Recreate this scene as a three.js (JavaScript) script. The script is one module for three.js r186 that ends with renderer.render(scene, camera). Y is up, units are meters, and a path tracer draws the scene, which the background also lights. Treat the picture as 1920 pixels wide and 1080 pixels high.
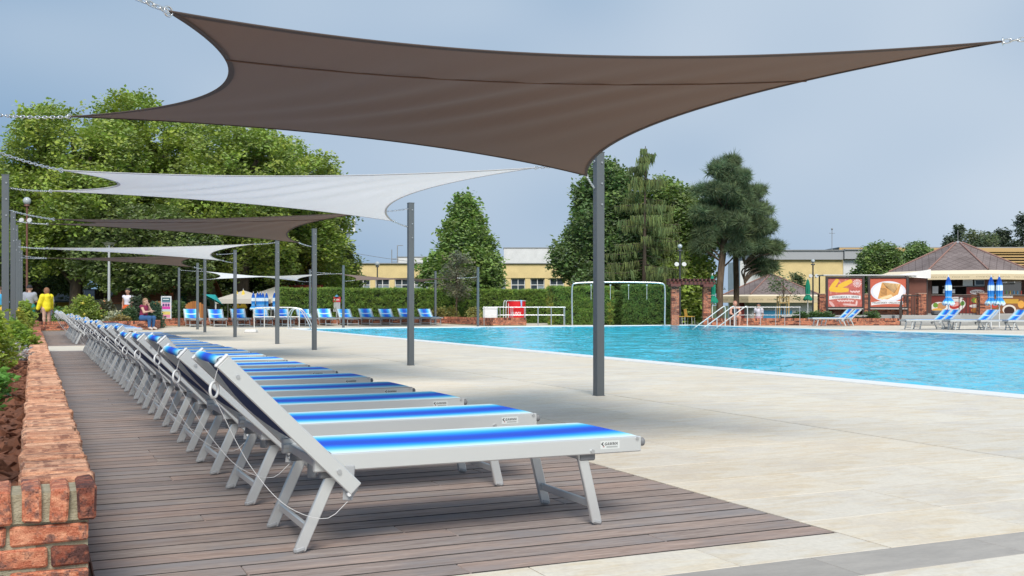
import * as THREE from 'three';
import { mergeGeometries, mergeVertices } from 'three/addons/utils/BufferGeometryUtils.js';
import { MarchingCubes } from 'three/addons/objects/MarchingCubes.js';

// ---------- camera, sky, sun, exposure ----------
const scene = new THREE.Scene();
const YAW = 0.42244, SA = Math.sin(YAW), CA = Math.cos(YAW);
const camera = new THREE.PerspectiveCamera(2 * Math.atan(540 / 2000) * 180 / Math.PI, 1920 / 1080, 0.1, 3000);
camera.position.set(0, 1.05, 0);
camera.lookAt(SA, 1.05, -CA);
camera.setViewOffset(1920, 1080, 0, -31, 1920, 1080);
const renderer = new THREE.WebGLRenderer({ antialias: true });
renderer.toneMapping = THREE.LinearToneMapping;
renderer.toneMappingExposure = 2.35;
renderer.shadowMap.enabled = true;

{ // overcast summer sky: heavier blue-grey cloud to the left of the pool, thinner and paler to the right
  const W = 512, Hh = 256, data = new Float32Array(W * Hh * 4);
  const n3 = (x, y, z) => { // cheap value noise
    const h = (i, j, k) => { let s = Math.sin(i * 127.1 + j * 311.7 + k * 74.7) * 43758.5453; return s - Math.floor(s); };
    const i = Math.floor(x), j = Math.floor(y), k = Math.floor(z), f = x - i, g = y - j, e = z - k;
    const s = t => t * t * (3 - 2 * t), u = s(f), v = s(g), w = s(e), L = (a, b, t) => a + (b - a) * t;
    return L(L(L(h(i, j, k), h(i + 1, j, k), u), L(h(i, j + 1, k), h(i + 1, j + 1, k), u), v), L(L(h(i, j, k + 1), h(i + 1, j, k + 1), u), L(h(i, j + 1, k + 1), h(i + 1, j + 1, k + 1), u), v), w);
  };
  for (let y = 0; y < Hh; y++) for (let x = 0; x < W; x++) {
    const el = ((y + 0.5) / Hh - 0.5) * Math.PI, az = ((x + 0.5) / W - 0.5) * 2 * Math.PI;
    const dx = Math.cos(el) * Math.cos(az), dy = Math.sin(el), dz = Math.cos(el) * Math.sin(az);
    const side = dx * CA + dz * SA; // towards the right of the pool
    const q = 2.2, wob = n3(dx * q + 7, dy * q * 2 + 3, dz * q + 5) * 0.6 + n3(dx * 5 + 1, dy * 9 + 2, dz * 5 + 9) * 0.25 + n3(dx * 11 + 4, dy * 22, dz * 11) * 0.15;
    let t = 0.40 + 0.66 * side + (wob - 0.5) * 1.15; t = Math.min(1, Math.max(0, t)); t = t * t * (3 - 2 * t);
    const lo = [0.080, 0.150, 0.240], hi = [0.262, 0.300, 0.345], i = (y * W + x) * 4;
    for (let c = 0; c < 3; c++) data[i + c] = lo[c] + (hi[c] - lo[c]) * t;
    data[i + 3] = 1;
  }
  const sky = new THREE.DataTexture(data, W, Hh, THREE.RGBAFormat, THREE.FloatType);
  sky.mapping = THREE.EquirectangularReflectionMapping; sky.magFilter = THREE.LinearFilter; sky.needsUpdate = true;
  scene.background = sky; scene.environment = sky;
}
const sun = new THREE.DirectionalLight(new THREE.Color(1, 0.95, 0.87), 1.5);
sun.position.set(-16, 62, 34); sun.target.position.set(8, 0, -20);
sun.castShadow = true; sun.shadow.radius = 55; sun.shadow.mapSize.set(4096, 4096);
Object.assign(sun.shadow.camera, { left: -70, right: 70, top: 70, bottom: -70, near: 1, far: 220 });
scene.add(sun, sun.target);

// ---------- helpers ----------
let seed = 12345;
const rnd = () => { seed = (seed + 0x6D2B79F5) | 0; let t = Math.imul(seed ^ (seed >>> 15), 1 | seed); t = (t + Math.imul(t ^ (t >>> 7), 61 | t)) ^ t; return ((t ^ (t >>> 14)) >>> 0) / 4294967296; };
const rr = (a, b) => a + (b - a) * rnd();
const pick = a => a[Math.floor(rnd() * a.length)];
const V = (x, y, z) => new THREE.Vector3(x, y, z);
const at = (lat, d) => [lat * CA + d * SA, d * CA - lat * SA]; // a place by metres sideways and ahead of the origin, for the part of the lido that is turned from the pool
const taken = {};
function numbered(n) { const k = taken[n] = (taken[n] ?? -1) + 1; return k ? n + '_' + String(k).padStart(3, '0') : n; }
function thing(name, label, category, [X, h, Z] = [0, 0, 0], turn = 0, group) {
  const o = new THREE.Group(); o.name = numbered(name); scene.add(o);
  o.position.set(X, h, -Z); o.rotation.y = turn; o.userData = { label, category };
  if (group) o.userData.group = group;
  return o;
}
function structure(name, label) { const o = new THREE.Group(); o.name = numbered(name); scene.add(o); o.userData = { kind: 'structure', label, category: name.replace(/_/g, ' ') }; return o; }
function norm(g) { // position, normal, uv and no index, so that anything merges
  let q = g.index ? g.toNonIndexed() : g;
  for (const k of Object.keys(q.attributes)) if (!['position', 'normal', 'uv'].includes(k)) q.deleteAttribute(k);
  if (!q.attributes.normal) q.computeVertexNormals();
  if (!q.attributes.uv) q.setAttribute('uv', new THREE.BufferAttribute(new Float32Array(q.attributes.position.count * 2), 2));
  return q;
}
const merge = list => list.length === 1 ? list[0] : mergeGeometries(list.map(norm));
function part(name, geos, mat, parent, label, kind) {
  const m = new THREE.Mesh(Array.isArray(geos) ? merge(geos) : geos, mat);
  m.name = name; m.castShadow = m.receiveShadow = true; parent.add(m);
  if (label) m.userData.label = label;
  if (kind) m.userData.kind = kind;
  return m;
}
function copyOf(root, [X, h, Z], turn, label, group) {
  const r = root.clone(); r.name = numbered(root.name.replace(/_\d{3}$/, '')); scene.add(r);
  r.position.set(X, h, -Z); r.rotation.y = turn; r.userData = { ...root.userData };
  if (label) r.userData.label = label;
  if (group) r.userData.group = group;
  return r;
}
function boxUV(g) { // uv in metres, by the way each face points
  g = g.index ? g.toNonIndexed() : g;
  const p = g.attributes.position, n = p.count, uv = new Float32Array(n * 2), a = V(), b = V(), c = V();
  for (let i = 0; i < n; i += 3) {
    a.fromBufferAttribute(p, i); b.fromBufferAttribute(p, i + 1); c.fromBufferAttribute(p, i + 2);
    const N = b.clone().sub(a).cross(c.clone().sub(a)), x = Math.abs(N.x), y = Math.abs(N.y), z = Math.abs(N.z);
    [a, b, c].forEach((q, k) => { const [u, v] = y >= x && y >= z ? [q.x, q.z] : x >= z ? [q.z, q.y] : [q.x, q.y]; uv[(i + k) * 2] = u; uv[(i + k) * 2 + 1] = v; });
  }
  g.setAttribute('uv', new THREE.BufferAttribute(uv, 2)); return g;
}
const box = (w, h, d, x = 0, y = 0, z = 0) => boxUV(new THREE.BoxGeometry(w, h, d).translate(x, y, z));
function chamfer(w, h, d, c, j = 0) { // box with bevelled edges, 44 triangles; j shakes its corners
  const X = w / 2, Y = h / 2, Z = d / 2, pts = {}, tri = [];
  const shake = {}; for (const s of [-1, 1]) for (const t of [-1, 1]) for (const u of [-1, 1]) shake[[s, t, u]] = [rr(-j, j), rr(-j, j), rr(-j, j)];
  const v = (s, t, u, ax) => { const k = shake[[s, t, u]]; return V(s * (ax === 0 ? X : X - c) + k[0], t * (ax === 1 ? Y : Y - c) + k[1], u * (ax === 2 ? Z : Z - c) + k[2]); };
  const put = (...p) => { // a convex polygon, turned outward
    const m = p.reduce((a, b) => a.clone().add(b), V()).divideScalar(p.length);
    if (p[1].clone().sub(p[0]).cross(p[2].clone().sub(p[0])).dot(m) < 0) p.reverse();
    for (let i = 1; i + 1 < p.length; i++) tri.push(p[0], p[i], p[i + 1]);
  };
  for (const s of [-1, 1]) {
    put(v(s, -1, -1, 0), v(s, 1, -1, 0), v(s, 1, 1, 0), v(s, -1, 1, 0));
    put(v(-1, s, -1, 1), v(1, s, -1, 1), v(1, s, 1, 1), v(-1, s, 1, 1));
    put(v(-1, -1, s, 2), v(1, -1, s, 2), v(1, 1, s, 2), v(-1, 1, s, 2));
    for (const t of [-1, 1]) {
      put(v(s, t, -1, 0), v(s, t, 1, 0), v(s, t, 1, 1), v(s, t, -1, 1));
      put(v(s, -1, t, 0), v(s, 1, t, 0), v(s, 1, t, 2), v(s, -1, t, 2));
      put(v(-1, s, t, 1), v(1, s, t, 1), v(1, s, t, 2), v(-1, s, t, 2));
      for (const u of [-1, 1]) put(v(s, t, u, 0), v(s, t, u, 1), v(s, t, u, 2));
    }
  }
  const g = new THREE.BufferGeometry().setFromPoints(tri); g.computeVertexNormals(); return boxUV(g);
}
function bar(a, b, w, t, c = 0.004) { // bar from a to b, w wide in the vertical plane of a-b, t thick across it
  const dir = b.clone().sub(a), len = dir.length(); dir.normalize();
  const up0 = Math.abs(dir.y) > 0.95 ? V(1, 0, 0) : V(0, 1, 0), side = up0.clone().cross(dir).normalize(), up = dir.clone().cross(side);
  const g = chamfer(len, w, t, c); g.applyMatrix4(new THREE.Matrix4().makeBasis(dir, up, side.negate()).setPosition(a.clone().add(b).multiplyScalar(0.5)));
  return g;
}
function rod(a, b, r, r2 = r, seg = 8) {
  const dir = b.clone().sub(a), g = new THREE.CylinderGeometry(r2, r, dir.length(), seg);
  g.applyQuaternion(new THREE.Quaternion().setFromUnitVectors(V(0, 1, 0), dir.clone().normalize())); const m = a.clone().add(b).multiplyScalar(0.5); return g.translate(m.x, m.y, m.z);
}
const hose = (pts, r, n = 24, seg = 6, closed = false) => new THREE.TubeGeometry(new THREE.CatmullRomCurve3(pts, closed), n, r, seg, closed);
const M = (r, g, b, rough = 0.8, extra = {}) => new THREE.MeshPhysicalMaterial({ color: new THREE.Color(r, g, b), roughness: rough, ...extra });
// tileable noise
function tileNoise(n, s) { let sd = s * 7919 + 13; const R = () => { sd = (Math.imul(sd, 1664525) + 1013904223) | 0; return (sd >>> 0) / 4294967296; }; const t = Array.from({ length: n * n }, R);
  return (u, v) => { u = ((u % 1) + 1) % 1 * n; v = ((v % 1) + 1) % 1 * n; const i = Math.floor(u), j = Math.floor(v), f = u - i, g = v - j, a = f * f * (3 - 2 * f), b = g * g * (3 - 2 * g), k = (x, y) => t[(x % n) + (y % n) * n];
    return (k(i, j) * (1 - a) + k(i + 1, j) * a) * (1 - b) + (k(i, j + 1) * (1 - a) + k(i + 1, j + 1) * a) * b; }; }
function aniNoise(nu, nv, s) { const a = tileNoise(64, s); return (u, v) => { const U = ((u % 1) + 1) % 1 * nu / 64, Vv = ((v % 1) + 1) % 1 * nv / 64; return a(U, Vv); }; } // nu, nv cells; tiles only when 64
function texture(w, h, fn, data = false) { const a = new Uint8Array(w * h * 4); for (let y = 0; y < h; y++) for (let x = 0; x < w; x++) { const c = fn((x + 0.5) / w, (y + 0.5) / h), i = (y * w + x) * 4; a[i] = Math.max(0, Math.min(255, c[0])); a[i + 1] = Math.max(0, Math.min(255, c[1])); a[i + 2] = Math.max(0, Math.min(255, c[2])); a[i + 3] = 255; }
  const t = new THREE.DataTexture(a, w, h); t.wrapS = t.wrapT = THREE.RepeatWrapping; t.magFilter = THREE.LinearFilter; if (!data) t.colorSpace = THREE.SRGBColorSpace; t.needsUpdate = true; return t; }
function scaled(t, su, sv) { const c = t.clone(); c.repeat.set(1 / su, 1 / sv); c.needsUpdate = true; return c; }
function canvasTex(w, h, draw) { const c = document.createElement('canvas'); c.width = w; c.height = h; draw(c.getContext('2d'), w, h); const t = new THREE.CanvasTexture(c); t.colorSpace = THREE.SRGBColorSpace; return t; }
const mix = (a, b, t) => a.map((x, i) => x + (b[i] - x) * t);
const N8 = tileNoise(8, 1), N16 = tileNoise(16, 2), N32 = tileNoise(32, 3), N64 = tileNoise(64, 4), N128 = tileNoise(128, 5), N256 = tileNoise(256, 6);
const fbm = (u, v) => N8(u, v) * 0.4 + N16(u, v) * 0.25 + N32(u, v) * 0.18 + N64(u, v) * 0.1 + N128(u, v) * 0.07;
// ---------- surfaces ----------
const travertine = texture(1024, 1024, (u, v) => {
  const s = N8(u, v * 3) * 0.35 + N16(u + 0.3, v * 4) * 0.35 + N32(u, v * 6) * 0.3, f = N128(u, v) * 0.5 + N256(u, v) * 0.5, w = fbm(u + 0.4, v + 0.2);
  let c = mix([223, 215, 200], [215, 200, 175], Math.max(0, Math.min(1, (s - 0.42) * 2.6)));
  c = mix(c, [211, 203, 192], Math.max(0, Math.min(0.7, (w - 0.52) * 3))); const pore = N256(u, v * 2) > 0.93 ? -14 : 0;
  return c.map(x => x + (f - 0.5) * 16 + pore);
});
const travMats = [[1, 1, 1], [0.97, 0.955, 0.93], [1.02, 1.015, 1.0], [0.965, 0.965, 0.97], [1.01, 0.985, 0.945]].map(c => M(...c, 0.62, { map: scaled(travertine, 2.6, 2.6), bumpMap: null }));
const pavingMat = M(0.985, 0.97, 0.955, 0.65, { map: scaled(travertine, 5.2, 5.2) });
const greyStone = texture(512, 512, (u, v) => { const s = N8(u, v * 3) * 0.5 + N32(u, v * 4) * 0.3 + N128(u, v) * 0.2; return mix([158, 152, 145], [184, 177, 168], s); });
const greyMats = [1, 0.94, 1.05].map(k => M(k, k, k, 0.6, { map: scaled(greyStone, 1.6, 1.6) }));
const jointMat = M(0.36, 0.33, 0.28, 0.95), concrete = M(0.42, 0.41, 0.39, 0.9);
const woodTex = texture(1024, 512, (u, v) => { // grain runs along u
  const g = N8(u * 2, v * 12) * 0.3 + N16(u * 2, v * 16) * 0.3 + N32(u * 2, v * 16) * 0.25 + N128(u, v * 2) * 0.15, b = fbm(u, v), st = N16(u + 0.37, v * 2 + 0.11);
  const c = mix([136, 121, 113], [187, 171, 161], Math.max(0, Math.min(1, (g - 0.25) * 1.7)));
  return mix(c, [146, 140, 139], Math.max(0, Math.min(0.8, (b - 0.45) * 3))).map(x => x + (st > 0.8 ? -12 * (st - 0.8) * 5 : 0));
});
const woodBump = texture(512, 512, (u, v) => { const g = N16(u, v * 16) * 120 + N64(u, v * 4) * 80 + N256(u, v) * 40; return [g, g, g]; }, true);
const boardMats = [[1, 1, 1], [0.94, 0.92, 0.92], [1.06, 1.0, 0.97], [0.97, 0.98, 1.0], [1.1, 1.0, 0.95], [0.92, 0.89, 0.88]].map(c => M(...c, 0.72, { map: scaled(woodTex, 3.1, 1.4), bumpMap: scaled(woodBump, 1.2, 0.6), bumpScale: 0.0012 }));
const brickTex = k => texture(512, 512, (u, v) => {
  const a = N8(u + k * 0.31, v) * 0.22 + N16(u, v + k * 0.17) * 0.26 + N32(u, v) * 0.24 + N64(u, v) * 0.16 + N128(u, v) * 0.12, b = N16(u + k * 0.2, v * 2) * 0.6 + N64(u, v) * 0.4, f = N256(u, v);
  let c = mix([166, 98, 74], [208, 150, 120], Math.max(0, Math.min(1, (b - 0.3) * 1.8)));
  const burnt = [0.57, 0.48, 0.43, 0.53][k]; c = mix(c, [100, 72, 68], Math.max(0, Math.min(0.88, (a - burnt + 0.02) * 5.5)));
  return c.map(x => x + (f - 0.5) * 34 + (N128(u, v) > 0.86 ? -26 : 0));
});
const brickBump = texture(512, 512, (u, v) => { const g = N32(u, v * 3) * 110 + N128(u, v) * 90 + N256(u, v) * 55; return [g, g, g]; }, true);
const brickMaps = [0, 1, 2, 3].map(brickTex);
const brickMats = [0, 1, 2, 3, 0, 3].map((k, i) => M(...[[1.15, 1.1, 1.06], [1.05, 0.96, 0.94], [0.56, 0.46, 0.46], [1.22, 1.18, 1.12], [1.28, 1.22, 1.15], [0.74, 0.66, 0.68]][i], 0.9, { map: scaled(brickMaps[k], 0.62, 0.62), bumpMap: scaled(brickBump, 0.4, 0.4), bumpScale: 0.003 }));
const capTex = k => texture(512, 512, (u, v) => { const a = N8(u, v * 8) * 0.4 + N32(u, v * 8) * 0.6, b = fbm(u + k * 0.4, v + 0.1), f = N256(u, v);
  let c = mix([196, 148, 122], [232, 198, 170], Math.max(0, Math.min(1, (a - 0.22) * 1.7))); c = mix(c, [142, 106, 92], Math.max(0, Math.min(0.8, (b - 0.52) * 6))); return c.map(x => x + (f - 0.5) * 26); });
const capMats = [0, 1].flatMap(k => { const t = capTex(k); return [[1.04, 0.93, 0.86], [0.80, 0.66, 0.60], [1.06, 0.98, 0.92], [0.95, 0.76, 0.66]].map(c => M(...c, 0.92, { map: scaled(t, 0.5, 0.5), bumpMap: scaled(brickBump, 0.45, 0.2), bumpScale: 0.004 })); });
const mortarTex = texture(256, 256, (u, v) => mix([150, 142, 118], [188, 180, 156], N64(u, v) * 0.5 + N16(u, v) * 0.5));
const mortar = M(0.95, 0.95, 0.95, 0.95, { map: scaled(mortarTex, 0.5, 0.5), bumpMap: scaled(brickBump, 0.3, 0.3), bumpScale: 0.004 });
const steel = M(0.70, 0.71, 0.71, 0.32, { metalness: 0.85 }), white = M(0.78, 0.78, 0.77, 0.5), galvanised = M(0.62, 0.64, 0.66, 0.35, { metalness: 0.8 });

// ---------- ground, terrace, paving ----------
{
  const grassTex = texture(512, 512, (u, v) => mix([58, 74, 34], [96, 104, 52], fbm(u, v) * 0.6 + N128(u, v) * 0.4));
  const lawn = M(0.9, 0.9, 0.9, 1, { map: scaled(grassTex, 6, 6) });
  const g = structure('ground', 'low ground of grass and earth round the lido');
  part('earth', boxUV((() => { const e = new THREE.Shape([[-1200, -1200], [1200, -1200], [1200, 1200], [-1200, 1200]].map(q => new THREE.Vector2(...q))); e.holes.push(new THREE.Path([[9, -5.5], [31.5, -5.5], [31.5, 46.5], [9, 46.5]].map(q => new THREE.Vector2(...q)))); return new THREE.ShapeGeometry(e).rotateX(-Math.PI / 2).translate(0, -0.6, 0); })()), lawn, g);
  const s = new THREE.Shape([[-60, -15], [60, -15], [60, 14], [45, 38.3], [39.9, 40.75], [31.1, 44.7], [31.1, 48], [27.5, 54], [27.5, 80], [-60, 80]].map(p => new THREE.Vector2(...p)));
  s.holes.push(new THREE.Path([[10.02, -4.3], [30.6, -4.3], [30.6, 45.8], [10.02, 45.8]].map(p => new THREE.Vector2(...p))));
  const t = structure('terrace', 'concrete slab that carries the paving round the pool');
  part('slab', boxUV(new THREE.ExtrudeGeometry(s, { depth: 0.58, bevelEnabled: false }).rotateX(-Math.PI / 2).translate(0, -0.615, 0)), jointMat, t);
  const park = structure('lawn', 'grass under the trees beyond the far planters');
  part('turf', [box(87, 0.03, 26, -16.2, -0.017, -67)], lawn, park);

  const p = structure('paving', 'pale travertine paving round the pool');
  const slab = (X0, X1, Z0, Z1, mats, variants) => {
    const w = X1 - X0 - 0.004, d = Z1 - Z0 - 0.004, key = [w.toFixed(3), d.toFixed(3)].join();
    variants[key] ??= [0, 1, 2, 3, 4, 5].map(() => { const q = chamfer(w, 0.03, d, 0.0015), uv = q.attributes.uv, a = rnd() * 5, b = rnd() * 5; for (let i = 0; i < uv.count; i++) uv.setXY(i, uv.getX(i) + a, uv.getY(i) + b); return q; });
    const m = part('paving_slab', pick(variants[key]), pick(mats), p); m.position.set((X0 + X1) / 2, -0.015 + rr(-0.0008, 0.0008), -(Z0 + Z1) / 2); m.castShadow = false;
  };
  const cols = [...[0, 1, 2].map(i => [3.385 + i * 0.915, 3.385 + (i + 1) * 0.915]), ...[0, 1, 2, 3].map(i => [6.145 + i * 0.96, 6.145 + (i + 1) * 0.96])];
  const vr = {};
  for (let r = 0; r < 31; r++) for (const [a, b] of cols) slab(a, b, 3.53 + r * 0.6, 3.53 + (r + 1) * 0.6, travMats, vr);
  for (let i = 0; i < 4; i++) slab(0.24 + i * 0.785, 0.24 + (i + 1) * 0.785, 3.53, 3.865, travMats, vr);
  for (let i = 0; i < 11; i++) slab(0.24 + i * 0.9, 0.24 + (i + 1) * 0.9, 3.215, 3.53, greyMats, vr);
  for (let i = 0; i < 11; i++) for (let r = 0; r < 2; r++) slab(0.24 + i * 0.9, 0.24 + (i + 1) * 0.9, 2.015 + r * 0.6, 2.615 + r * 0.6, travMats, vr);
  const rect = (X0, X1, Z0, Z1) => box(X1 - X0, 0.03, Z1 - Z0, (X0 + X1) / 2, -0.016, -(Z0 + Z1) / 2);
  part('paving_beyond', [rect(3.385, 9.98, 22.13, 46.12), rect(0.24, 3.38, 26.2, 29.36), rect(-59, 9.98, -14, 2.0), rect(-59, -1.6, 2, 46.1), rect(-59, 26.9, 46.125, 53.9)], pavingMat, p, undefined, 'stuff');
  const rt = new THREE.Shape([[30.62, -10], [58, -10], [58, 14], [44.8, 38.2], [39.8, 40.7], [30.62, 44.8]].map(q => new THREE.Vector2(...q)));
  part('paving_by_kiosks', boxUV(new THREE.ExtrudeGeometry(rt, { depth: 0.03, bevelEnabled: false }).rotateX(-Math.PI / 2).translate(0, -0.031, 0)), pavingMat, p, undefined, 'stuff');
}
// ---------- wooden decks ----------
const darkEdge = M(0.05, 0.042, 0.038, 0.9);
function edged(g) { // top face and ends first, then the remaining faces, coloured much darker
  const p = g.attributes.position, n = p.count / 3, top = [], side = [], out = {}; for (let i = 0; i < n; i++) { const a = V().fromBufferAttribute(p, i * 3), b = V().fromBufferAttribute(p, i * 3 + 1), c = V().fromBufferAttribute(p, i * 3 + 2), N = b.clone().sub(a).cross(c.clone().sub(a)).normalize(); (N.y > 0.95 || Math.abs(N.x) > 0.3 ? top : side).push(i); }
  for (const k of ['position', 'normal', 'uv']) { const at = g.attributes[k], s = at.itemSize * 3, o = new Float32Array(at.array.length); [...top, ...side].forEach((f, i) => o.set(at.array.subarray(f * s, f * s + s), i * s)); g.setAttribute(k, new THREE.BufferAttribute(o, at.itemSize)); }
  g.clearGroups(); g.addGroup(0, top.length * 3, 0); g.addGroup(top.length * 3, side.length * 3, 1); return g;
}
for (const [Z0, n, Xa, lab, two] of [[3.872, 137, 0.215, 'weathered brown hardwood deck under the front row of sunbeds', true], [29.4, 100, 0.215, 'weathered hardwood deck beyond the pale paved strip', false]]) {
  const d = structure('wooden_deck', lab), vr = {};
  const make = (a, b) => { const k = (b - a).toFixed(2); vr[k] ??= [0, 1, 2].map(() => { const q = edged(chamfer(b - a - 0.002, 0.028, 0.154, 0.004)), uv = q.attributes.uv, s = rnd() * 3, t = rnd() * 3; for (let i = 0; i < uv.count; i++) uv.setXY(i, uv.getX(i) + s, uv.getY(i) + t); return q; }); return pick(vr[k]); };
  for (let i = 0; i < n; i++) {
    const z = Z0 + (i + 0.5) * 0.163, cuts = [Xa, 3.378];
    if (two && i < 60 && rnd() < 0.75) cuts.splice(1, 0, Xa + pick([0.55, 0.95, 1.35, 1.55, 1.95, 2.35]));
    for (let k = 0; k + 1 < cuts.length; k++) { const m = part('deck_board', make(cuts[k], cuts[k + 1]), [pick(boardMats), darkEdge], d); m.position.set((cuts[k] + cuts[k + 1]) / 2, -0.0145 + rr(-0.001, 0.001), -z); }
  }
  part('void_shade_sheet', box(3.16, 0.002, n * 0.163, 1.797, -0.0335, -(Z0 + n * 0.163 / 2)), M(0.012, 0.011, 0.010, 1), d);  // near-black sheet painted as the shade of the void below the boards
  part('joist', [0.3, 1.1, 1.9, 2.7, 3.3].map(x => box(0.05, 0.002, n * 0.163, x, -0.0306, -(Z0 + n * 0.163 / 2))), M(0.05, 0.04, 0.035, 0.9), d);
}
// ---------- pool ----------
{
  const pool = structure('swimming_pool', 'large rectangular pool with a white edge');
  const tile = texture(512, 512, (u, v) => { const n = 24, fu = (u * n) % 1, fv = (v * n) % 1; const j = fu < 0.06 || fv < 0.06; return j ? [110, 214, 232] : mix([10, 192, 226], [40, 206, 233], N32(u, v)); });
  const liner = M(1, 1, 1, 0.5, { map: scaled(tile, 3.6, 3.6) }), edge = M(0.80, 0.80, 0.78, 0.55);
  { const n = 40, m = 100, g = new THREE.PlaneGeometry(20.4, 50, n, m).rotateX(-Math.PI / 2), p = g.attributes.position, uv = g.attributes.uv; for (let i = 0; i < p.count; i++) { const x = p.getX(i), z = p.getZ(i), e = Math.min(10.2 - Math.abs(x), 25 - Math.abs(z)); p.setY(i, -Math.min(1.6, 0.2 + 0.2 * e)); uv.setXY(i, x, z); } g.computeVertexNormals(); part('pool_floor', g.translate(20.3, -0.02, -20.75), liner, pool); }
  part('pool_wall', [box(0.12, 1.6, 50, 10.09, -0.83, -20.75), box(0.12, 1.6, 50, 30.53, -0.83, -20.75), box(20.3, 1.6, 0.12, 20.31, -0.83, -45.72), box(20.3, 1.6, 0.12, 20.31, -0.83, 4.22)], liner, pool);
  const cop = (w, d, x, z) => chamfer(w, 0.05, d, 0.012).translate(x, 0.003, z);
  part('coping', [cop(0.32, 50.4, 10.14, -20.75)], edge, pool); part('coping', [cop(0.32, 50.4, 30.46, -20.75)], edge, pool);
  part('coping', [cop(20.0, 0.32, 20.3, -45.79)], edge, pool); part('coping', [cop(20.0, 0.32, 20.3, 4.29)], edge, pool);
  const W = 20.22, D = 49.7, nx = 170, nz = 420, g = new THREE.PlaneGeometry(W, D, nx, nz).rotateX(-Math.PI / 2), pp = g.attributes.position;
  const wav = []; for (let i = 0; i < 46; i++) { const L = 0.35 * Math.pow(7, rnd()), th = rr(0, Math.PI * 2), k = 2 * Math.PI / L; wav.push([Math.cos(th) * k, Math.sin(th) * k, rr(0, 6.28), 0.0034 * Math.pow(L, 0.85)]); }
  for (let i = 0; i < pp.count; i++) { const x = pp.getX(i), z = pp.getZ(i); let h = 0; for (const [a, b, p, s] of wav) h += s * Math.sin(a * x + b * z + p); const e = Math.min(1, (W / 2 - Math.abs(x)) * 4, (D / 2 - Math.abs(z)) * 4); pp.setY(i, h * Math.max(0, e)); }
  g.computeVertexNormals();
  const rip = texture(512, 512, (u, v) => { const q = 255 * (N16(u, v) * 0.35 + N32(u, v) * 0.35 + N64(u, v) * 0.3); return [q, q, q]; }, true);
  const rg = g.clone(); rg.setAttribute('uv', (() => { const a = new Float32Array(pp.count * 2); for (let i = 0; i < pp.count; i++) { a[i * 2] = pp.getX(i); a[i * 2 + 1] = pp.getZ(i); } return new THREE.BufferAttribute(a, 2); })());
  const water = new THREE.MeshPhysicalMaterial({ color: new THREE.Color(0.90, 1, 1), roughness: 0.05, transmission: 1, thickness: 0, ior: 1.333, specularIntensity: 0.85, bumpMap: scaled(rip, 2.3, 2.3), bumpScale: 0.03 });
  const w = part('pool_water', rg, water, scene); w.position.set(20.3, -0.035, -20.75); w.userData = { kind: 'structure', label: 'clear turquoise pool water with small ripples', category: 'water' };
}
// ---------- brickwork ----------
const brickGeos = (l, h, d, n = 5, c = 0.007, j = 0.0035) => Array.from({ length: n }, () => { const q = chamfer(l, h, d, c, j), uv = q.attributes.uv, a = rnd(), b = rnd(); for (let i = 0; i < uv.count; i++) uv.setXY(i, uv.getX(i) + a, uv.getY(i) + b); return q; });
function brickStuff(parent, list) { // [w, h, d, x, y, z] boxes, spread over a few tones, joined
  const by = brickMats.map(() => []); for (const b of list) { const q = box(...b), uv = q.attributes.uv, a = rnd(), c = rnd(); for (let i = 0; i < uv.count; i++) uv.setXY(i, uv.getX(i) + a, uv.getY(i) + c); by[Math.floor(rnd() * by.length)].push(q); }
  by.forEach((l, i) => { if (l.length) part('brickwork', l, brickMats[i], parent, undefined, 'stuff'); });
}
function brickWall(parent, L, H, T) { // along local x from 0 to L, centred on z, with stretcher faces and a rowlock cap
  part('mortar_core', box(L - 0.02, H - 0.03, T - 0.05, L / 2, (H - 0.03) / 2, 0), mortar, parent);
  const list = [], rows = Math.floor((H - 0.125) / 0.077);
  for (let r = 0; r < rows; r++) { const y = H - 0.13 - 0.0325 - r * 0.077; for (let x = (r % 2) * -0.131; x < L; x += 0.262) { const a = Math.max(0, x), b = Math.min(L, x + 0.25); if (b - a > 0.03) for (const s of [-1, 1]) list.push([b - a, 0.065, 0.02, (a + b) / 2, y, s * (T / 2 - 0.022)]); } for (const e of [0.012, L - 0.012]) list.push([0.02, 0.065, T - 0.05, e, y, 0]); }
  for (let x = 0.035; x < L; x += 0.078) list.push([0.064, 0.118 + rr(-0.003, 0.003), T + rr(-0.006, 0.006), x, H - 0.059, 0]);
  brickStuff(parent, list);
}
function brickPier(parent, w, d, H, lift = 0) {
  part('mortar_core', box(w - 0.03, H, d - 0.03, 0, lift + H / 2, 0), mortar, parent);
  const list = []; for (let r = 0, y = lift + 0.035; y < lift + H; y += 0.077, r++) { const k = w > 0.45 ? 2 : 1.5; for (let i = 0; i < 2; i++) { const bw = r % 2 ? w / 2 : (i ? w * 0.35 : w * 0.65), x = i ? w / 2 - bw / 2 : -w / 2 + bw / 2; for (const s of [-1, 1]) list.push([bw - 0.012, 0.065, 0.02, x, y, s * (d / 2 - 0.009)]); } for (const s of [-1, 1]) for (let i = 0; i < 2; i++) list.push([0.02, 0.065, d / 2 - 0.03, s * (w / 2 - 0.009), y, (i - 0.5) * (d / 2)]); }
  brickStuff(parent, list);
}
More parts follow.
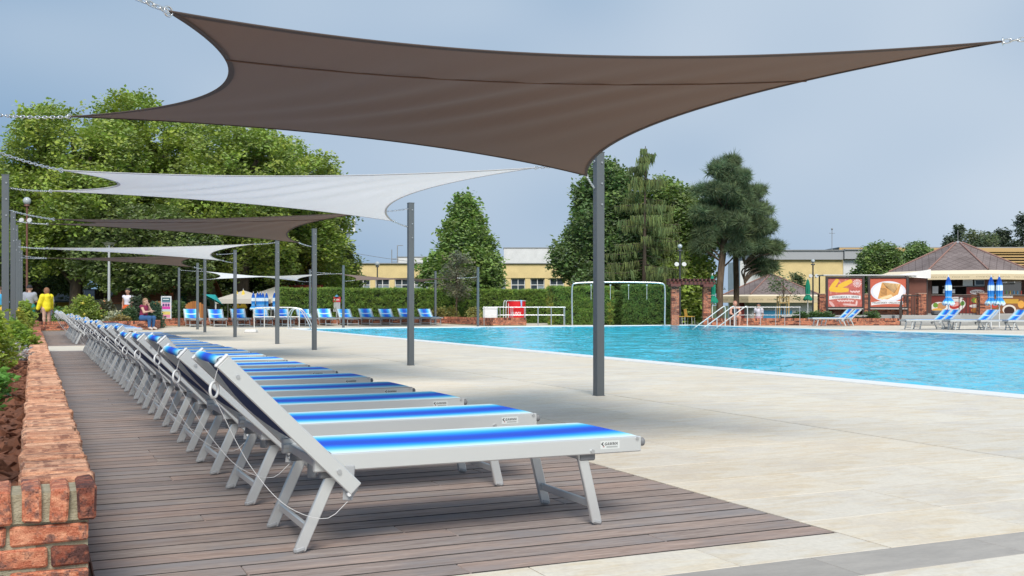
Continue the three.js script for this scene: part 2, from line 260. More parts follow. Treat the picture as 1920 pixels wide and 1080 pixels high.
{ // the long planter wall beside the deck
  const w = thing('brick_planter', 'long low planter wall of old red bricks beside the front deck', 'planter', [0, 0, 0]);
  part('mortar_core', [box(0.17, 0.39, 22.36, 0.092, 0.195, -15.2), box(1.5, 0.39, 0.17, -0.74, 0.195, -4.1), box(0.17, 0.39, 22.36, -1.42, 0.195, -15.2), box(1.4, 0.39, 0.17, -0.66, 0.195, -26.28), box(1.6, 0.1, 0.2, -0.62, 0.352, -4.105)], mortar, w);
  const capG = brickGeos(0.245, 0.118, 0.061, 12, 0.010, 0.008), endG = brickGeos(0.062, 0.12, 0.25, 6, 0.008, 0.004), strG = brickGeos(0.25, 0.065, 0.1, 8), halfG = brickGeos(0.12, 0.065, 0.1, 4);
  const rest = [];
  for (let i = 0; i < 284; i++) { const z = 4.255 + i * 0.078; if (i < 246) { const m = part('brick', pick(capG), pick(capMats), w); m.position.set(0.083 + rr(-0.010, 0.010), 0.361 + rr(-0.012, 0.006), -z); m.rotation.y = (rnd() < 0.5 ? Math.PI : 0) + rr(-0.02, 0.02); } else rest.push([0.245, 0.118, 0.066, 0.083, 0.361, -z]); }
  for (let i = 0; i < 14; i++) { const m = part('brick', pick(endG), pick(brickMats), w); m.position.set(0.172 - i * 0.0885 + rr(-0.004, 0.004), 0.362 + rr(-0.004, 0.004), -4.105 + rr(-0.006, 0.006)); m.rotation.z = rr(-0.03, 0.03); }
  for (let r = 0; r < 4; r++) for (let i = 0, x = 0.18; i < 5; i++) { const half = r % 2 && i === 0, l = half ? 0.12 : 0.25; const m = part('brick', pick(half ? halfG : strG), pick(brickMats), w); m.position.set(x - l / 2, 0.258 - r * 0.079, -4.052 + rr(-0.004, 0.004)); m.rotation.y = rnd() < 0.5 ? Math.PI : 0; x -= l + 0.013; }
  for (let r = 0; r < 4; r++) for (let z = 4.12 + (r % 2) * 0.13; z < 26.2; z += 0.262) for (const x of [0.169, 0.012]) rest.push([0.02, 0.065, 0.25, x, 0.258 - r * 0.077, -z - 0.13]);
  for (let i = 0; i < 14; i++) rest.push([0.064, 0.118, 0.245, -0.1 - i * 0.088, 0.361, -26.26]);
  for (let z = 4.2; z < 26.3; z += 0.078) rest.push([0.245, 0.118, 0.066, -1.43, 0.361, -z]);
  brickStuff(w, rest);
  const w2 = thing('brick_planter', 'red brick planter wall beyond the pale strip, with young golden shrubs', 'planter', [0.2, 0, 29.4], Math.PI / 2);
  const run = new THREE.Group(); brickWall(w2, 16.3, 0.42, 0.24);
  w2.position.x = 0.083;
  const w3 = thing('brick_planter', 'low red brick cross wall closing the end of the far deck', 'planter', [0.22, 0, 46.0]); brickWall(w3, 4.3, 0.38, 0.25);
  const w4 = thing('brick_planter', 'short low red brick wall where the woman sits', 'planter', [4.5, 0, 46.0], Math.PI / 2 - 0.15); brickWall(w4, 7.2, 0.36, 0.25);
  const w5 = thing('brick_planter', 'low brick planter wall behind the far row of sunbeds', 'planter', [5.3, 0, 53.3]); brickWall(w5, 15.0, 0.40, 0.25);
  const w6 = thing('brick_planter', 'brick planter return wall beside the guard rail', 'planter', [20.3, 0, 47.1], Math.PI / 2); brickWall(w6, 6.0, 0.40, 0.25);
  const w7 = thing('brick_planter', 'short brick planter front at the far pool edge', 'planter', [20.05, 0, 46.9]); brickWall(w7, 1.75, 0.42, 0.25);
  const [X8, Z8] = at(10.0, 53.5), w8 = thing('brick_planter', 'low brick wall along the kiosk terrace', 'planter', [X8, 0, Z8], -YAW); brickWall(w8, 9.4, 0.36, 0.28);
}
{ // soil, bark
  const bed = structure('planting_bed', 'soil of the planters'); part('soil', [box(1.35, 0.3, 22, -0.69, 0.15, -15.2), box(1.3, 0.3, 16, -0.72, 0.15, -37.6), box(14.6, 0.32, 2.6, 12.8, 0.16, -54.8), box(4, 0.08, 7, 2.3, 0.04, -50)], M(0.05, 0.03, 0.022, 1), bed);
  const chipG = (() => { const q = new THREE.IcosahedronGeometry(0.5, 0), p = q.attributes.position; const h = {}; for (let i = 0; i < p.count; i++) { const k = [p.getX(i).toFixed(2), p.getY(i).toFixed(2), p.getZ(i).toFixed(2)].join(); h[k] ??= [rr(0.6, 1.3), rr(0.5, 1.3), rr(0.6, 1.3)]; p.setXYZ(i, p.getX(i) * h[k][0] * 1.8, p.getY(i) * h[k][1] * 0.45, p.getZ(i) * h[k][2]); } q.computeVertexNormals(); return q; })();
  const n = 15000, im = new THREE.InstancedMesh(chipG, M(1, 1, 1, 0.95, { bumpMap: scaled(brickBump, 0.5, 0.5), bumpScale: 0.01 }), n), o = new THREE.Object3D(), c = new THREE.Color();
  for (let i = 0; i < n; i++) { const z = 4.22 + 22 * Math.pow(rnd(), 1.5); o.position.set(rr(-1.3, -0.05), 0.305 + rr(0, 0.045), -z); o.rotation.set(rr(-0.7, 0.7), rr(0, 6.28), rr(-0.7, 0.7)); o.scale.setScalar(rr(0.03, 0.085)); o.updateMatrix(); im.setMatrixAt(i, o.matrix); const k = rr(0.6, 1.35); c.setRGB(0.36 * k, 0.145 * k, 0.08 * k); im.setColorAt(i, c); }
  im.name = 'bark_mulch'; im.castShadow = im.receiveShadow = true; im.userData = { kind: 'stuff', label: 'reddish brown bark mulch filling the long brick planter', category: 'bark mulch' }; scene.add(im);
}
// ---------- posts and shade sails ----------
const postMat = M(0.115, 0.13, 0.14, 0.42), boltMat = M(0.55, 0.56, 0.57, 0.35, { metalness: 0.8 });
function makePost(H) {
  const t = thing('sail_post', '', 'post');
  const s = new THREE.Shape(); const r = 0.01, h = 0.05; s.moveTo(-h + r, -h); s.lineTo(h - r, -h); s.quadraticCurveTo(h, -h, h, -h + r); s.lineTo(h, h - r); s.quadraticCurveTo(h, h, h - r, h); s.lineTo(-h + r, h); s.quadraticCurveTo(-h, h, -h, h - r); s.lineTo(-h, -h + r); s.quadraticCurveTo(-h, -h, -h + r, -h);
  part('shaft', boxUV(new THREE.ExtrudeGeometry(s, { depth: H - 0.006, bevelEnabled: false, curveSegments: 3 }).rotateX(-Math.PI / 2)), postMat, t);
  part('cap', chamfer(0.108, 0.012, 0.108, 0.004).translate(0, H, 0), postMat, t);
  part('base_plate', chamfer(0.112, 0.006, 0.112, 0.002).translate(0, 0.004, 0), postMat, t);
  for (const y of [H - 0.12, H - 0.36, H - 0.6]) part('bolt', new THREE.CylinderGeometry(0.012, 0.012, 0.012, 8).rotateX(Math.PI / 2).translate(0.012, y, 0.055), boltMat, t);
  return t;
}
const XL = -0.367, XR = 5.95;
{
  const rowZ = [4.1, 10.8, 17.5, 24.4, 28.5, 35.0, 41.6];
  const a = makePost(2.8), b = makePost(2.97); a.name = 'sail_post'; b.name = 'sail_post_001'; taken.sail_post = 1;
  let first = true;
  rowZ.forEach((z, i) => { const lab = 'square dark grey steel post of the sail row on the paving', g = 'sail posts on the paving'; if (first) { a.position.set(XR, 0, -z); Object.assign(a.userData, { label: lab, group: g }); first = false; } else copyOf(a, [XR, 0, z], 0, lab, g); });
  rowZ.forEach((z, i) => { const lab = 'square dark grey steel post standing in the brick planter', g = 'sail posts in the planter'; if (!i) { b.position.set(XL, 0, -z); Object.assign(b.userData, { label: lab, group: g }); } else copyOf(b, [XL, 0, z], 0, lab, g); });
  for (const [x, z] of [[6.35, 46.5], [12.65, 46.5], [19.1, 46.4]]) copyOf(a, [x, 0, z], 0, 'grey steel sail post at the far pool edge', 'sail posts at the far pool edge');
  for (const [x, z] of [[6.35, 52.75], [12.65, 52.75], [19.3, 52.75]]) copyOf(a, [x, 0, z], 0, 'grey steel sail post behind the far row of sunbeds', 'sail posts behind the far sunbeds');
}
const weave = texture(512, 512, (u, v) => { const s = N16(u, v * 16) * 16 + N64(u, v * 8) * 14 + N256(u, v) * 14 - 22; return [238 + s, 238 + s, 238 + s]; });
const brownSail = M(0.195, 0.104, 0.064, 0.95, { map: scaled(weave, 0.9, 0.5), transmission: 0.12, thickness: 0 }), whiteSail = M(1, 0.99, 1, 1, { map: scaled(weave, 0.9, 0.5), transmission: 0.78, thickness: 0 });
const hemBrown = M(0.085, 0.06, 0.05, 0.9), hemWhite = M(0.55, 0.55, 0.56, 0.9), chainMat = M(0.72, 0.73, 0.74, 0.28, { metalness: 0.9 });
function chainGeo(a, b) {
  const d = b.clone().sub(a), L = d.length(), n = Math.max(2, Math.round(L / 0.044)), out = []; d.normalize();
  const link = new THREE.TorusGeometry(0.0125, 0.0042, 5, 10).scale(2.1, 1, 1), q = new THREE.Quaternion().setFromUnitVectors(V(1, 0, 0), d);
  for (let i = 0; i < n; i++) { const t = (i + 0.5) / n, p = a.clone().lerp(b, t); p.y -= 0.05 * L * t * (1 - t) * 1.2; const g = link.clone(); if (i % 2) g.rotateX(Math.PI / 2); g.applyQuaternion(q).translate(p.x, p.y, p.z); out.push(g); }
  return out;
}
function makeSail(kind, label, C, posts, sag = 0.135) { // C: corners near-left, far-left, far-right, near-right as [X, h, Z]; posts: the matching fixing points
  const t = thing('shade_sail', label, 'shade sail'), c = C.map(([x, h, z]) => V(x, h, -z)), [A, B, Cc, D] = c, mid = A.clone().add(B).add(Cc).add(D).multiplyScalar(0.25);
  const edge = (p, q, u) => { const r = p.clone().lerp(q, u), e = q.clone().sub(p), L = e.length(), inw = V(e.z, 0, -e.x).normalize(); if (inw.dot(mid.clone().sub(p)) < 0) inw.negate(); return r.addScaledVector(inw, sag * L * 4 * u * (1 - u)); };
  const n = 44, pos = [], uv = [], idx = [];
  const S = (u, v) => { // Coons patch, u along left to right, v near to far
    const near = edge(A, D, u), far = edge(B, Cc, u), left = edge(A, B, v), right = edge(D, Cc, v);
    return near.multiplyScalar(1 - v).addScaledVector(far, v).addScaledVector(left, 1 - u).addScaledVector(right, u).addScaledVector(A, -(1 - u) * (1 - v)).addScaledVector(D, -u * (1 - v)).addScaledVector(B, -(1 - u) * v).addScaledVector(Cc, -u * v);
  };
  for (let j = 0; j <= n; j++) for (let i = 0; i <= n; i++) { const p = S(i / n, j / n); p.y += 0.012 * Math.sin(i * 0.9 + j * 0.35) * Math.sin(Math.PI * i / n) * Math.sin(Math.PI * j / n); pos.push(p.x, p.y, p.z); uv.push(p.x, p.z); }
  for (let j = 0; j < n; j++) for (let i = 0; i < n; i++) { const k = j * (n + 1) + i; idx.push(k, k + 1, k + n + 2, k, k + n + 2, k + n + 1); }
  const g = new THREE.BufferGeometry(); g.setAttribute('position', new THREE.Float32BufferAttribute(pos, 3)); g.setAttribute('uv', new THREE.Float32BufferAttribute(uv, 2)); g.setIndex(idx); g.computeVertexNormals();
  part('fabric', g, kind === 'brown' ? brownSail : whiteSail, t);
  const hm = kind === 'brown' ? hemBrown : hemWhite, strip = (f0, f1) => { // a folded hem band just under the edge
    const P = [], I = [], m = 40; for (let i = 0; i <= m; i++) { const a = f0(i / m), b = f1(i / m); a.y -= 0.004; b.y -= 0.006; P.push(a.x, a.y, a.z, b.x, b.y, b.z); if (i) { const k = i * 2; I.push(k - 2, k - 1, k, k - 1, k + 1, k); } }
    const q = new THREE.BufferGeometry(); q.setAttribute('position', new THREE.Float32BufferAttribute(P, 3)); q.setIndex(I); q.computeVertexNormals(); return q;
  };
  const e = 0.008;
  for (const [f0, f1] of [[u => S(u, 0), u => S(u, e)], [u => S(u, 1), u => S(u, 1 - e)], [v => S(0, v), v => S(e, v)], [v => S(1, v), v => S(1 - e, v)]]) {
    part('hem', strip(f0, f1), hm, t);
    part('edge_rope', hose(Array.from({ length: 24 }, (_, i) => f0(i / 23)), 0.006, 48, 5), hm, t);
  }
  const cutV = (u) => S(u, 0.5), ps = 0.22;
  if (kind === 'brown') part('seam', hose(Array.from({ length: 30 }, (_, i) => { const p = S(i / 29, ps); p.y -= 0.007; return p; }), 0.005, 120, 5), M(0.16, 0.09, 0.065, 0.95), t);
  posts.forEach(([X, h, Z], i) => { part('chain', chainGeo(c[i], V(X, h, -Z)), chainMat, t); part('corner_ring', new THREE.TorusGeometry(0.022, 0.005, 6, 14).rotateY(0.6).translate(c[i].x, c[i].y, c[i].z), chainMat, t); });
  return t;
}
{
  const labs = ['large taut brown shade sail over the nearest sunbeds', 'white shade sail next to the large brown one', 'brown shade sail between two white ones over the deck', 'white shade sail over the far deck', 'small brown shade sail at the end of the deck'], kinds = ['brown', 'white', 'brown', 'white', 'brown'];
  [[4.1, 10.8], [10.8, 17.5], [17.5, 24.4], [28.5, 35.0], [35.0, 41.6]].forEach(([a, b], i) => {
    const C = i === 0 ? [[0.545, 2.34, 4.9], [0.30, 2.71, 10.2], [5.53, 2.455, 10.3], [5.45, 2.67, 4.75]] : [[0.22 + i * 0.04, 2.39 + (i > 2 ? 0.08 : 0), a + 0.75], [0.2 + i * 0.04, 2.69, b - 0.7], [5.5, 2.44, b - 0.45], [5.5, 2.69, a + 0.75]];
    makeSail(kinds[i], labs[i], C, [[XL + 0.055, 2.45, a], [XL + 0.055, 2.78, b], [XR - 0.055, 2.39, b], [XR - 0.055, 2.70, a]]);
  });
  makeSail('white', 'white shade sail in front of the big trees at the far pool end', [[7.1, 2.15, 46.9], [7.3, 2.62, 51.9], [11.9, 2.2, 51.9], [12.0, 2.42, 47.1]], [[6.35, 2.1, 46.5], [6.35, 2.7, 52.75], [12.65, 2.2, 52.75], [12.65, 2.45, 46.5]], 0.10);
  makeSail('brown', 'brown shade sail in front of the yellow building', [[13.3, 2.15, 47.0], [13.5, 2.6, 52.0], [18.4, 2.2, 52.0], [18.3, 2.3, 47.0]], [[12.65, 2.1, 46.5], [12.65, 2.7, 52.75], [19.3, 2.2, 52.75], [19.1, 2.35, 46.4]], 0.10);
}

// ---------- sunbeds ----------
const alu = M(0.66, 0.675, 0.67, 0.36, { metalness: 0.5 }), greyPlastic = M(0.20, 0.205, 0.215, 0.6), whitePlastic = M(0.75, 0.75, 0.75, 0.5), navy = M(0.022, 0.045, 0.13, 0.9), cord = M(0.72, 0.72, 0.72, 0.7), footGrey = M(0.38, 0.39, 0.40, 0.6);
const stripeAt = x => { // dye across the bed: white edge, aqua, blue, deep blue in the middle
  const k = Math.abs(x - 0.5) * 2, st = [[0, [34, 82, 208]], [0.18, [30, 88, 220]], [0.36, [24, 136, 240]], [0.52, [48, 176, 245]], [0.70, [130, 218, 250]], [0.88, [206, 240, 250]], [1, [236, 246, 250]]];
  for (let i = 1; i < st.length; i++) if (k <= st[i][0]) return mix(st[i - 1][1], st[i][1], (k - st[i - 1][0]) / (st[i][0] - st[i - 1][0]));
  return st[6][1];
};
const seatTex = texture(16, 256, (u, v) => stripeAt(v).map(x => x * (0.97 + 0.06 * N256(u * 0.1, v)))), backTex = texture(256, 256, (u, v) => { // u up the back, v across
  const b = Math.abs(u - 0.5) < 0.045 ? 1 : Math.abs(u - 0.5) < 0.075 ? 0.45 : 0; return mix(mix(stripeAt(v), [120, 180, 240], 0.2), [222, 238, 248], b * 0.9); });
const seatCloth = M(1, 1, 1, 0.85, { map: seatTex }), backCloth = M(1, 1, 1, 0.85, { map: backTex });
const stickerTex = canvasTex(256, 96, (c, w, h) => { c.fillStyle = '#d6dad8'; c.fillRect(0, 0, w, h); c.fillStyle = '#1b1b1f'; c.font = 'italic bold 46px sans-serif'; c.fillText('GAMMA', 52, 52); c.beginPath(); c.moveTo(10, 36); c.lineTo(34, 14); c.lineTo(48, 20); c.lineTo(28, 34); c.lineTo(48, 52); c.lineTo(38, 60); c.closePath(); c.fill(); c.fillStyle = '#9a3b34'; c.fillRect(34, 62, 22, 10); c.fillStyle = '#8d908f'; c.fillRect(80, 64, 150, 8); c.fillRect(80, 76, 150, 5); });
const stickerMat = M(1, 1, 1, 0.4, { map: stickerTex });
function sheet(P, m, n, flip) { const pos = [], uv = [], idx = []; for (let j = 0; j <= n; j++) for (let i = 0; i <= m; i++) { const p = P(i / m, j / n); pos.push(p.x, p.y, p.z); uv.push(i / m, j / n); } for (let j = 0; j < n; j++) for (let i = 0; i < m; i++) { const k = j * (m + 1) + i; flip ? idx.push(k, k + m + 2, k + 1, k, k + m + 1, k + m + 2) : idx.push(k, k + 1, k + m + 2, k, k + m + 2, k + m + 1); } const g = new THREE.BufferGeometry(); g.setAttribute('position', new THREE.Float32BufferAttribute(pos, 3)); g.setAttribute('uv', new THREE.Float32BufferAttribute(uv, 2)); g.setIndex(idx); g.computeVertexNormals(); return g; }
function makeBed(tilt, cordSide) { // head at -x, foot at +x, 0.64 wide; origin on the floor
  const t = thing('sunbed', '', 'sunbed'), Wz = 0.31, y0 = 0.379;
  for (const s of [1, -1]) {
    const r = part('side_rail', [chamfer(1.60, 0.074, 0.026, 0.005).translate(0.14, y0, s * Wz), chamfer(1.60, 0.02, 0.016, 0.003).translate(0.14, y0 + 0.0, s * (Wz - 0.02))], alu, t);
    part('end_cap', new THREE.SphereGeometry(0.021, 10, 8).scale(0.7, 1, 0.8).translate(0.95, y0 + 0.008, s * Wz), greyPlastic, r);
    for (const x of [-0.585, 0.67]) part('bolt', new THREE.CylinderGeometry(0.010, 0.010, 0.01, 10).rotateX(Math.PI / 2).translate(x, y0 - 0.022, s * (Wz + 0.016)), boltMat, r);
    part('bolt', new THREE.CylinderGeometry(0.008, 0.008, 0.008, 10).rotateX(Math.PI / 2).translate(0.915, y0 + 0.026, s * (Wz + 0.015)), boltMat, r);
    const st = part('sticker', new THREE.PlaneGeometry(0.105, 0.04).rotateY(s > 0 ? 0 : Math.PI).translate(0.765, y0 + 0.004, s * (Wz + 0.0142)), stickerMat, r, 'small maker sticker with black lettering'); st.castShadow = false;
  }
  part('cross_bar', rod(V(0.92, y0, -Wz), V(0.92, y0, Wz), 0.014), alu, t); part('cross_bar', bar(V(-0.62, y0 - 0.01, -Wz), V(-0.62, y0 - 0.01, Wz), 0.04, 0.022), alu, t);
  part('seat_fabric', sheet((u, v) => V(-0.58 + u * 1.50, y0 + 0.0415 - 0.004 * Math.pow(Math.abs(2 * v - 1), 6) - 0.008 * Math.sin(Math.PI * u) * Math.sin(Math.PI * v), (0.5 - v) * 2 * (Wz + 0.006)), 12, 10), seatCloth, t);
  for (const [xf, xt, dir] of [[-0.71, -0.555, -1], [0.715, 0.63, 1]]) {
    for (const s of [1, -1]) { const zz = s * (Wz - 0.03), l = part('leg', bar(V(xf, 0.014, zz), V(xt, y0 - 0.02, zz), 0.05, 0.024), alu, t); part('foot', chamfer(0.054, 0.03, 0.03, 0.010).rotateZ(dir * -0.25).translate(xf, 0.016, zz), footGrey, l); }
    const xm = xf + (xt - xf) * 0.24; part('stretcher', bar(V(xm, 0.098, -Wz + 0.04), V(xm, 0.098, Wz - 0.04), 0.035, 0.018), alu, t);
    const xk = xf + (xt - xf) * 0.92; part('stretcher', bar(V(xk, y0 - 0.05, -Wz + 0.04), V(xk, y0 - 0.05, Wz - 0.04), 0.035, 0.018), alu, t);
    for (const s of [1, -1]) part('bracket', chamfer(0.085, 0.036, 0.034, 0.006).translate(xt + 0.03 * dir, y0 - 0.052, s * (Wz - 0.03)), greyPlastic, t);
  }
  // backrest: pivots at p, tilt radians from flat
  const b = part('backrest_fabric', sheet((u, v) => { const L = 0.10 + u * 0.58, z = (0.5 - v) * 2 * (Wz + 0.005), sg = 0.05 * Math.sin(Math.PI * u) * Math.sin(Math.PI * v); return V(-0.555 - Math.cos(tilt) * L - Math.sin(tilt) * sg, 0.352 + Math.sin(tilt) * L - Math.cos(tilt) * sg, z); }, 12, 10, true), backCloth, t);
  const lin = b.geometry.clone(); lin.translate(-0.005 * Math.sin(tilt), -0.006, 0); part('backrest_lining', lin, navy, t, 'navy back of the fabric');
  const dirv = V(-Math.cos(tilt), Math.sin(tilt), 0), top = V(-0.555, 0.335, 0).addScaledVector(dirv, 0.685), low = V(-0.555, 0.335, 0).addScaledVector(dirv, -0.10);
  for (const s of [1, -1]) {
    const z = s * (Wz + 0.032), r = part('backrest_rail', bar(V(low.x, low.y, z), V(top.x, top.y, z), 0.066, 0.026), alu, t);
    part('end_cap', bar(V(top.x, top.y, z), V(top.x, top.y, z).addScaledVector(dirv, 0.012), 0.07, 0.03), whitePlastic, r);
    part('bolt', new THREE.CylinderGeometry(0.010, 0.010, 0.01, 10).rotateX(Math.PI / 2).translate(-0.56, 0.345, z + s * 0.017), boltMat, r);
    part('bolt', new THREE.CylinderGeometry(0.008, 0.008, 0.008, 10).rotateX(Math.PI / 2).translate(top.x + 0.06, top.y - 0.062 * Math.tan(tilt), z + s * 0.016), boltMat, r);
    const hx = low.x + 0.0, h = part('ratchet', [bar(V(hx - 0.02, low.y + 0.10, z - s * 0.018), V(hx - 0.03, low.y - 0.05, z - s * 0.018), 0.045, 0.008), bar(V(hx - 0.03, low.y - 0.05, z - s * 0.018), V(hx + 0.012, low.y - 0.0, z - s * 0.018), 0.014, 0.012)], footGrey, t); part('pin', new THREE.CylinderGeometry(0.009, 0.009, 0.02, 8).rotateX(Math.PI / 2).translate(hx - 0.03, low.y - 0.02, z), whitePlastic, h);
  }
  part('top_bar', rod(V(top.x, top.y, -Wz - 0.03), V(top.x, top.y, Wz + 0.03), 0.016), alu, t);
  part('top_sleeve', sheet((u, v) => { const a = u * Math.PI * 1.6 - 0.5 + tilt; return V(top.x + Math.cos(a) * 0.019, top.y + Math.sin(a) * 0.019, (0.5 - v) * 2 * (Wz + 0.004)); }, 10, 10, true), M(1, 1, 1, 0.85, { map: (() => { const q = seatTex.clone(); q.needsUpdate = true; return q; })() }), t);
  const zr = cordSide * -0.1, rx = top.x + 0.03; // loop handle and slack cord behind the back
  part('loop_handle', new THREE.TorusGeometry(0.032, 0.006, 6, 18).rotateY(0.9).translate(rx - 0.05, top.y - 0.12, Wz - 0.05), whitePlastic, t);
  const hang = (pts, r) => part('pull_cord', hose(pts, r * 0.75, 24, 4), cord, t);
  hang([V(top.x, top.y - 0.02, Wz - 0.05), V(top.x - 0.01, top.y - 0.05, Wz - 0.05), V(rx - 0.05, top.y - 0.09, Wz - 0.05)], 0.0022);
  hang([V(rx - 0.05, top.y - 0.15, Wz - 0.05), V(-0.90, 0.36, Wz - 0.06), V(-0.76, 0.20, Wz), V(-0.60, 0.145, Wz + 0.01), V(low.x - 0.03, low.y - 0.055, Wz + 0.012)], 0.002);
  return t;
}
{
  const kinds = [makeBed(0.785, 1), makeBed(0.75, 1), makeBed(0.82, 1)], used = [0, 0, 0];
  kinds.forEach((k, i) => { k.name = i ? 'sunbed_00' + i : 'sunbed'; }); taken.sunbed = 2;
  const place = (k, X, Z, turn, label, group) => { if (!used[k]) { used[k] = 1; const o = kinds[k]; o.position.set(X, 0, -Z); o.rotation.y = turn; o.userData = { label, category: 'sunbed', ...(group ? { group } : {}) }; } else { const c = copyOf(kinds[k], [X, 0, Z], turn, label, group); if (!group) delete c.userData.group; } };
  for (let i = 0; i < 19; i++) place(i === 0 ? 0 : i % 3, 1.74 + (i ? rr(-0.015, 0.015) : 0), 4.76 + i * 1.13 + (i ? rr(-0.04, 0.04) : 0), i ? rr(-0.012, 0.012) : 0, i ? 'blue striped sunbed with raised back in the long row on the front deck' : 'first sunbed of the long row, its whole white rail and legs in view', i ? 'sunbeds in the long row on the front deck' : undefined);
  for (let i = 0; i < 9; i++) place(i % 3, 1.74 + rr(-0.02, 0.02), 30.5 + i * 1.12, rr(-0.015, 0.015), 'blue striped sunbed in the short row on the far deck', 'sunbeds on the far deck');
  for (let i = 0; i < 12; i++) place(i % 2, 6.95 + i * 1.07 + rr(-0.03, 0.03), 51.9 + rr(-0.04, 0.04), -Math.PI / 2 + rr(-0.02, 0.02), 'blue sunbed facing the pool in front of the far planter', 'sunbeds along the far planter');
  for (let i = 0; i < 2; i++) { const [x, z] = at(15.35 + i * 0.55, 51.6 + i * 0.55); place(i, x, z, Math.PI - YAW + 0.06, 'blue sunbed of the pair in front of the advertising boards', 'pair of sunbeds by the advertising boards'); }
  const g2 = 'sunbeds in front of the food kiosk'; for (const [lat, d] of [[17.35, 44.9], [17.95, 45.5], [18.9, 44.2], [19.35, 44.9], [20.05, 44.0], [21.0, 43.6]]) { const [x, z] = at(lat, d); place(0, x, z, Math.PI - YAW + 0.1, 'blue sunbed standing by the closed striped umbrellas before the food kiosk', g2); }
}
// ---------- vegetation ----------
const leafMat = (t = 0.35) => M(1, 1, 1, 0.9, { transmission: t, thickness: 0 });
const leafStuff = leafMat(0.45), needleStuff = leafMat(0.25);
function tris(list) { const g = new THREE.BufferGeometry().setFromPoints(list); g.computeVertexNormals(); return g; }
function leafClump(n, R, len, wid, droop = 0.3) { // leaves round a point, mostly lying flat
  const out = []; for (let i = 0; i < n; i++) {
    const c = V(rr(-1, 1), rr(-0.7, 0.7), rr(-1, 1)).multiplyScalar(R), a = rr(0, 6.283), nrm = V(rr(-0.9, 0.9), 1, rr(-0.9, 0.9)).normalize(), d = V(Math.cos(a), -droop * rnd(), Math.sin(a)); d.addScaledVector(nrm, -d.dot(nrm) * 0.8).normalize();
    const s = nrm.clone().cross(d).normalize(), l = len * rr(0.7, 1.25), w = wid * rr(0.7, 1.25) / 2, A = c, B = c.clone().addScaledVector(d, l), C = c.clone().addScaledVector(d, l * 0.45).addScaledVector(s, w), D = c.clone().addScaledVector(d, l * 0.45).addScaledVector(s, -w).addScaledVector(nrm, 0.01);
    out.push(A, C, B, A, B, D);
  } return tris(out);
}
function needleClump(n, len, wid, up = 0.3) { const out = []; for (let i = 0; i < n; i++) { const d = V(rr(-1, 1), rr(-1 + up, 1), rr(-1, 1)).normalize(), s = d.clone().cross(V(rr(-1, 1), rr(-1, 1), rr(-1, 1))).normalize().multiplyScalar(wid / 2), b = d.clone().multiplyScalar(len * rr(0.7, 1.2)); out.push(s.clone(), s.clone().negate(), b); } return tris(out); }
function strandClump(n, len, wid, spread) { const out = []; for (let i = 0; i < n; i++) { const a = V(rr(-1, 1) * spread, rr(-0.05, 0.05), rr(-1, 1) * spread), l = len * rr(0.5, 1.2), s = V(rr(-1, 1), 0, rr(-1, 1)).normalize().multiplyScalar(wid / 2), b = a.clone().add(V(rr(-0.12, 0.12), -l, rr(-0.12, 0.12))), m = a.clone().lerp(b, 0.5); out.push(a.clone().add(s), a.clone().sub(s), m.clone().sub(s), a.clone().add(s), m.clone().sub(s), m.clone().add(s), m.clone().add(s), m.clone().sub(s), b); } return tris(out); }
const clumps = { broad: [0, 1, 2].map(() => leafClump(22, 0.36, 0.21, 0.125)), small: [0, 1].map(() => leafClump(16, 0.2, 0.14, 0.08)), tiny: [0, 1].map(() => leafClump(14, 0.06, 0.055, 0.03)), pine: [0, 1].map(() => needleClump(40, 0.42, 0.034)), spruce: [0, 1].map(() => strandClump(14, 0.5, 0.045, 0.2)), thuja: [0, 1].map(() => needleClump(26, 0.20, 0.05, 0.6)), big: [0, 1].map(() => leafClump(16, 0.8, 0.6, 0.34)) };
function foliage(parent, name, pts, geo, mat, col, vary = 0.3, sc = [0.75, 1.3], tiltAll = true) {
  const im = new THREE.InstancedMesh(geo, mat, pts.length), o = new THREE.Object3D(), c = new THREE.Color();
  pts.forEach((p, i) => { o.position.copy(p); o.rotation.set(tiltAll ? rr(-0.5, 0.5) : 0, rr(0, 6.283), tiltAll ? rr(-0.5, 0.5) : 0); o.scale.setScalar(rr(...sc)); o.updateMatrix(); im.setMatrixAt(i, o.matrix); const k = 1 + rr(-vary, vary), h = rr(-0.12, 0.16); c.setRGB(col[0] * k * (1 + h), col[1] * k, col[2] * k * (1 - h)); im.setColorAt(i, c); });
  im.name = name; im.castShadow = im.receiveShadow = true; im.userData.kind = 'stuff'; parent.add(im); return im;
}
const nz = (() => { const h = (i, j, k) => { const s = Math.sin(i * 127.1 + j * 311.7 + k * 74.7) * 43758.5453; return s - Math.floor(s); }; return p => { const i = Math.floor(p.x), j = Math.floor(p.y), k = Math.floor(p.z), f = p.x - i, g = p.y - j, e = p.z - k, L = (a, b, t) => a + (b - a) * t * t * (3 - 2 * t); return L(L(L(h(i, j, k), h(i + 1, j, k), f), L(h(i, j + 1, k), h(i + 1, j + 1, k), f), g), L(L(h(i, j, k + 1), h(i + 1, j, k + 1), f), L(h(i, j + 1, k + 1), h(i + 1, j + 1, k + 1), f), g), e); }; })();
const barkTex = texture(128, 256, (u, v) => mix([62, 52, 44], [112, 98, 84], N16(u * 2, v) * 0.6 + N64(u, v) * 0.4)), bark = M(0.9, 0.9, 0.9, 0.95, { map: barkTex }), barkPale = M(1.5, 1.4, 1.3, 0.95, { map: barkTex });
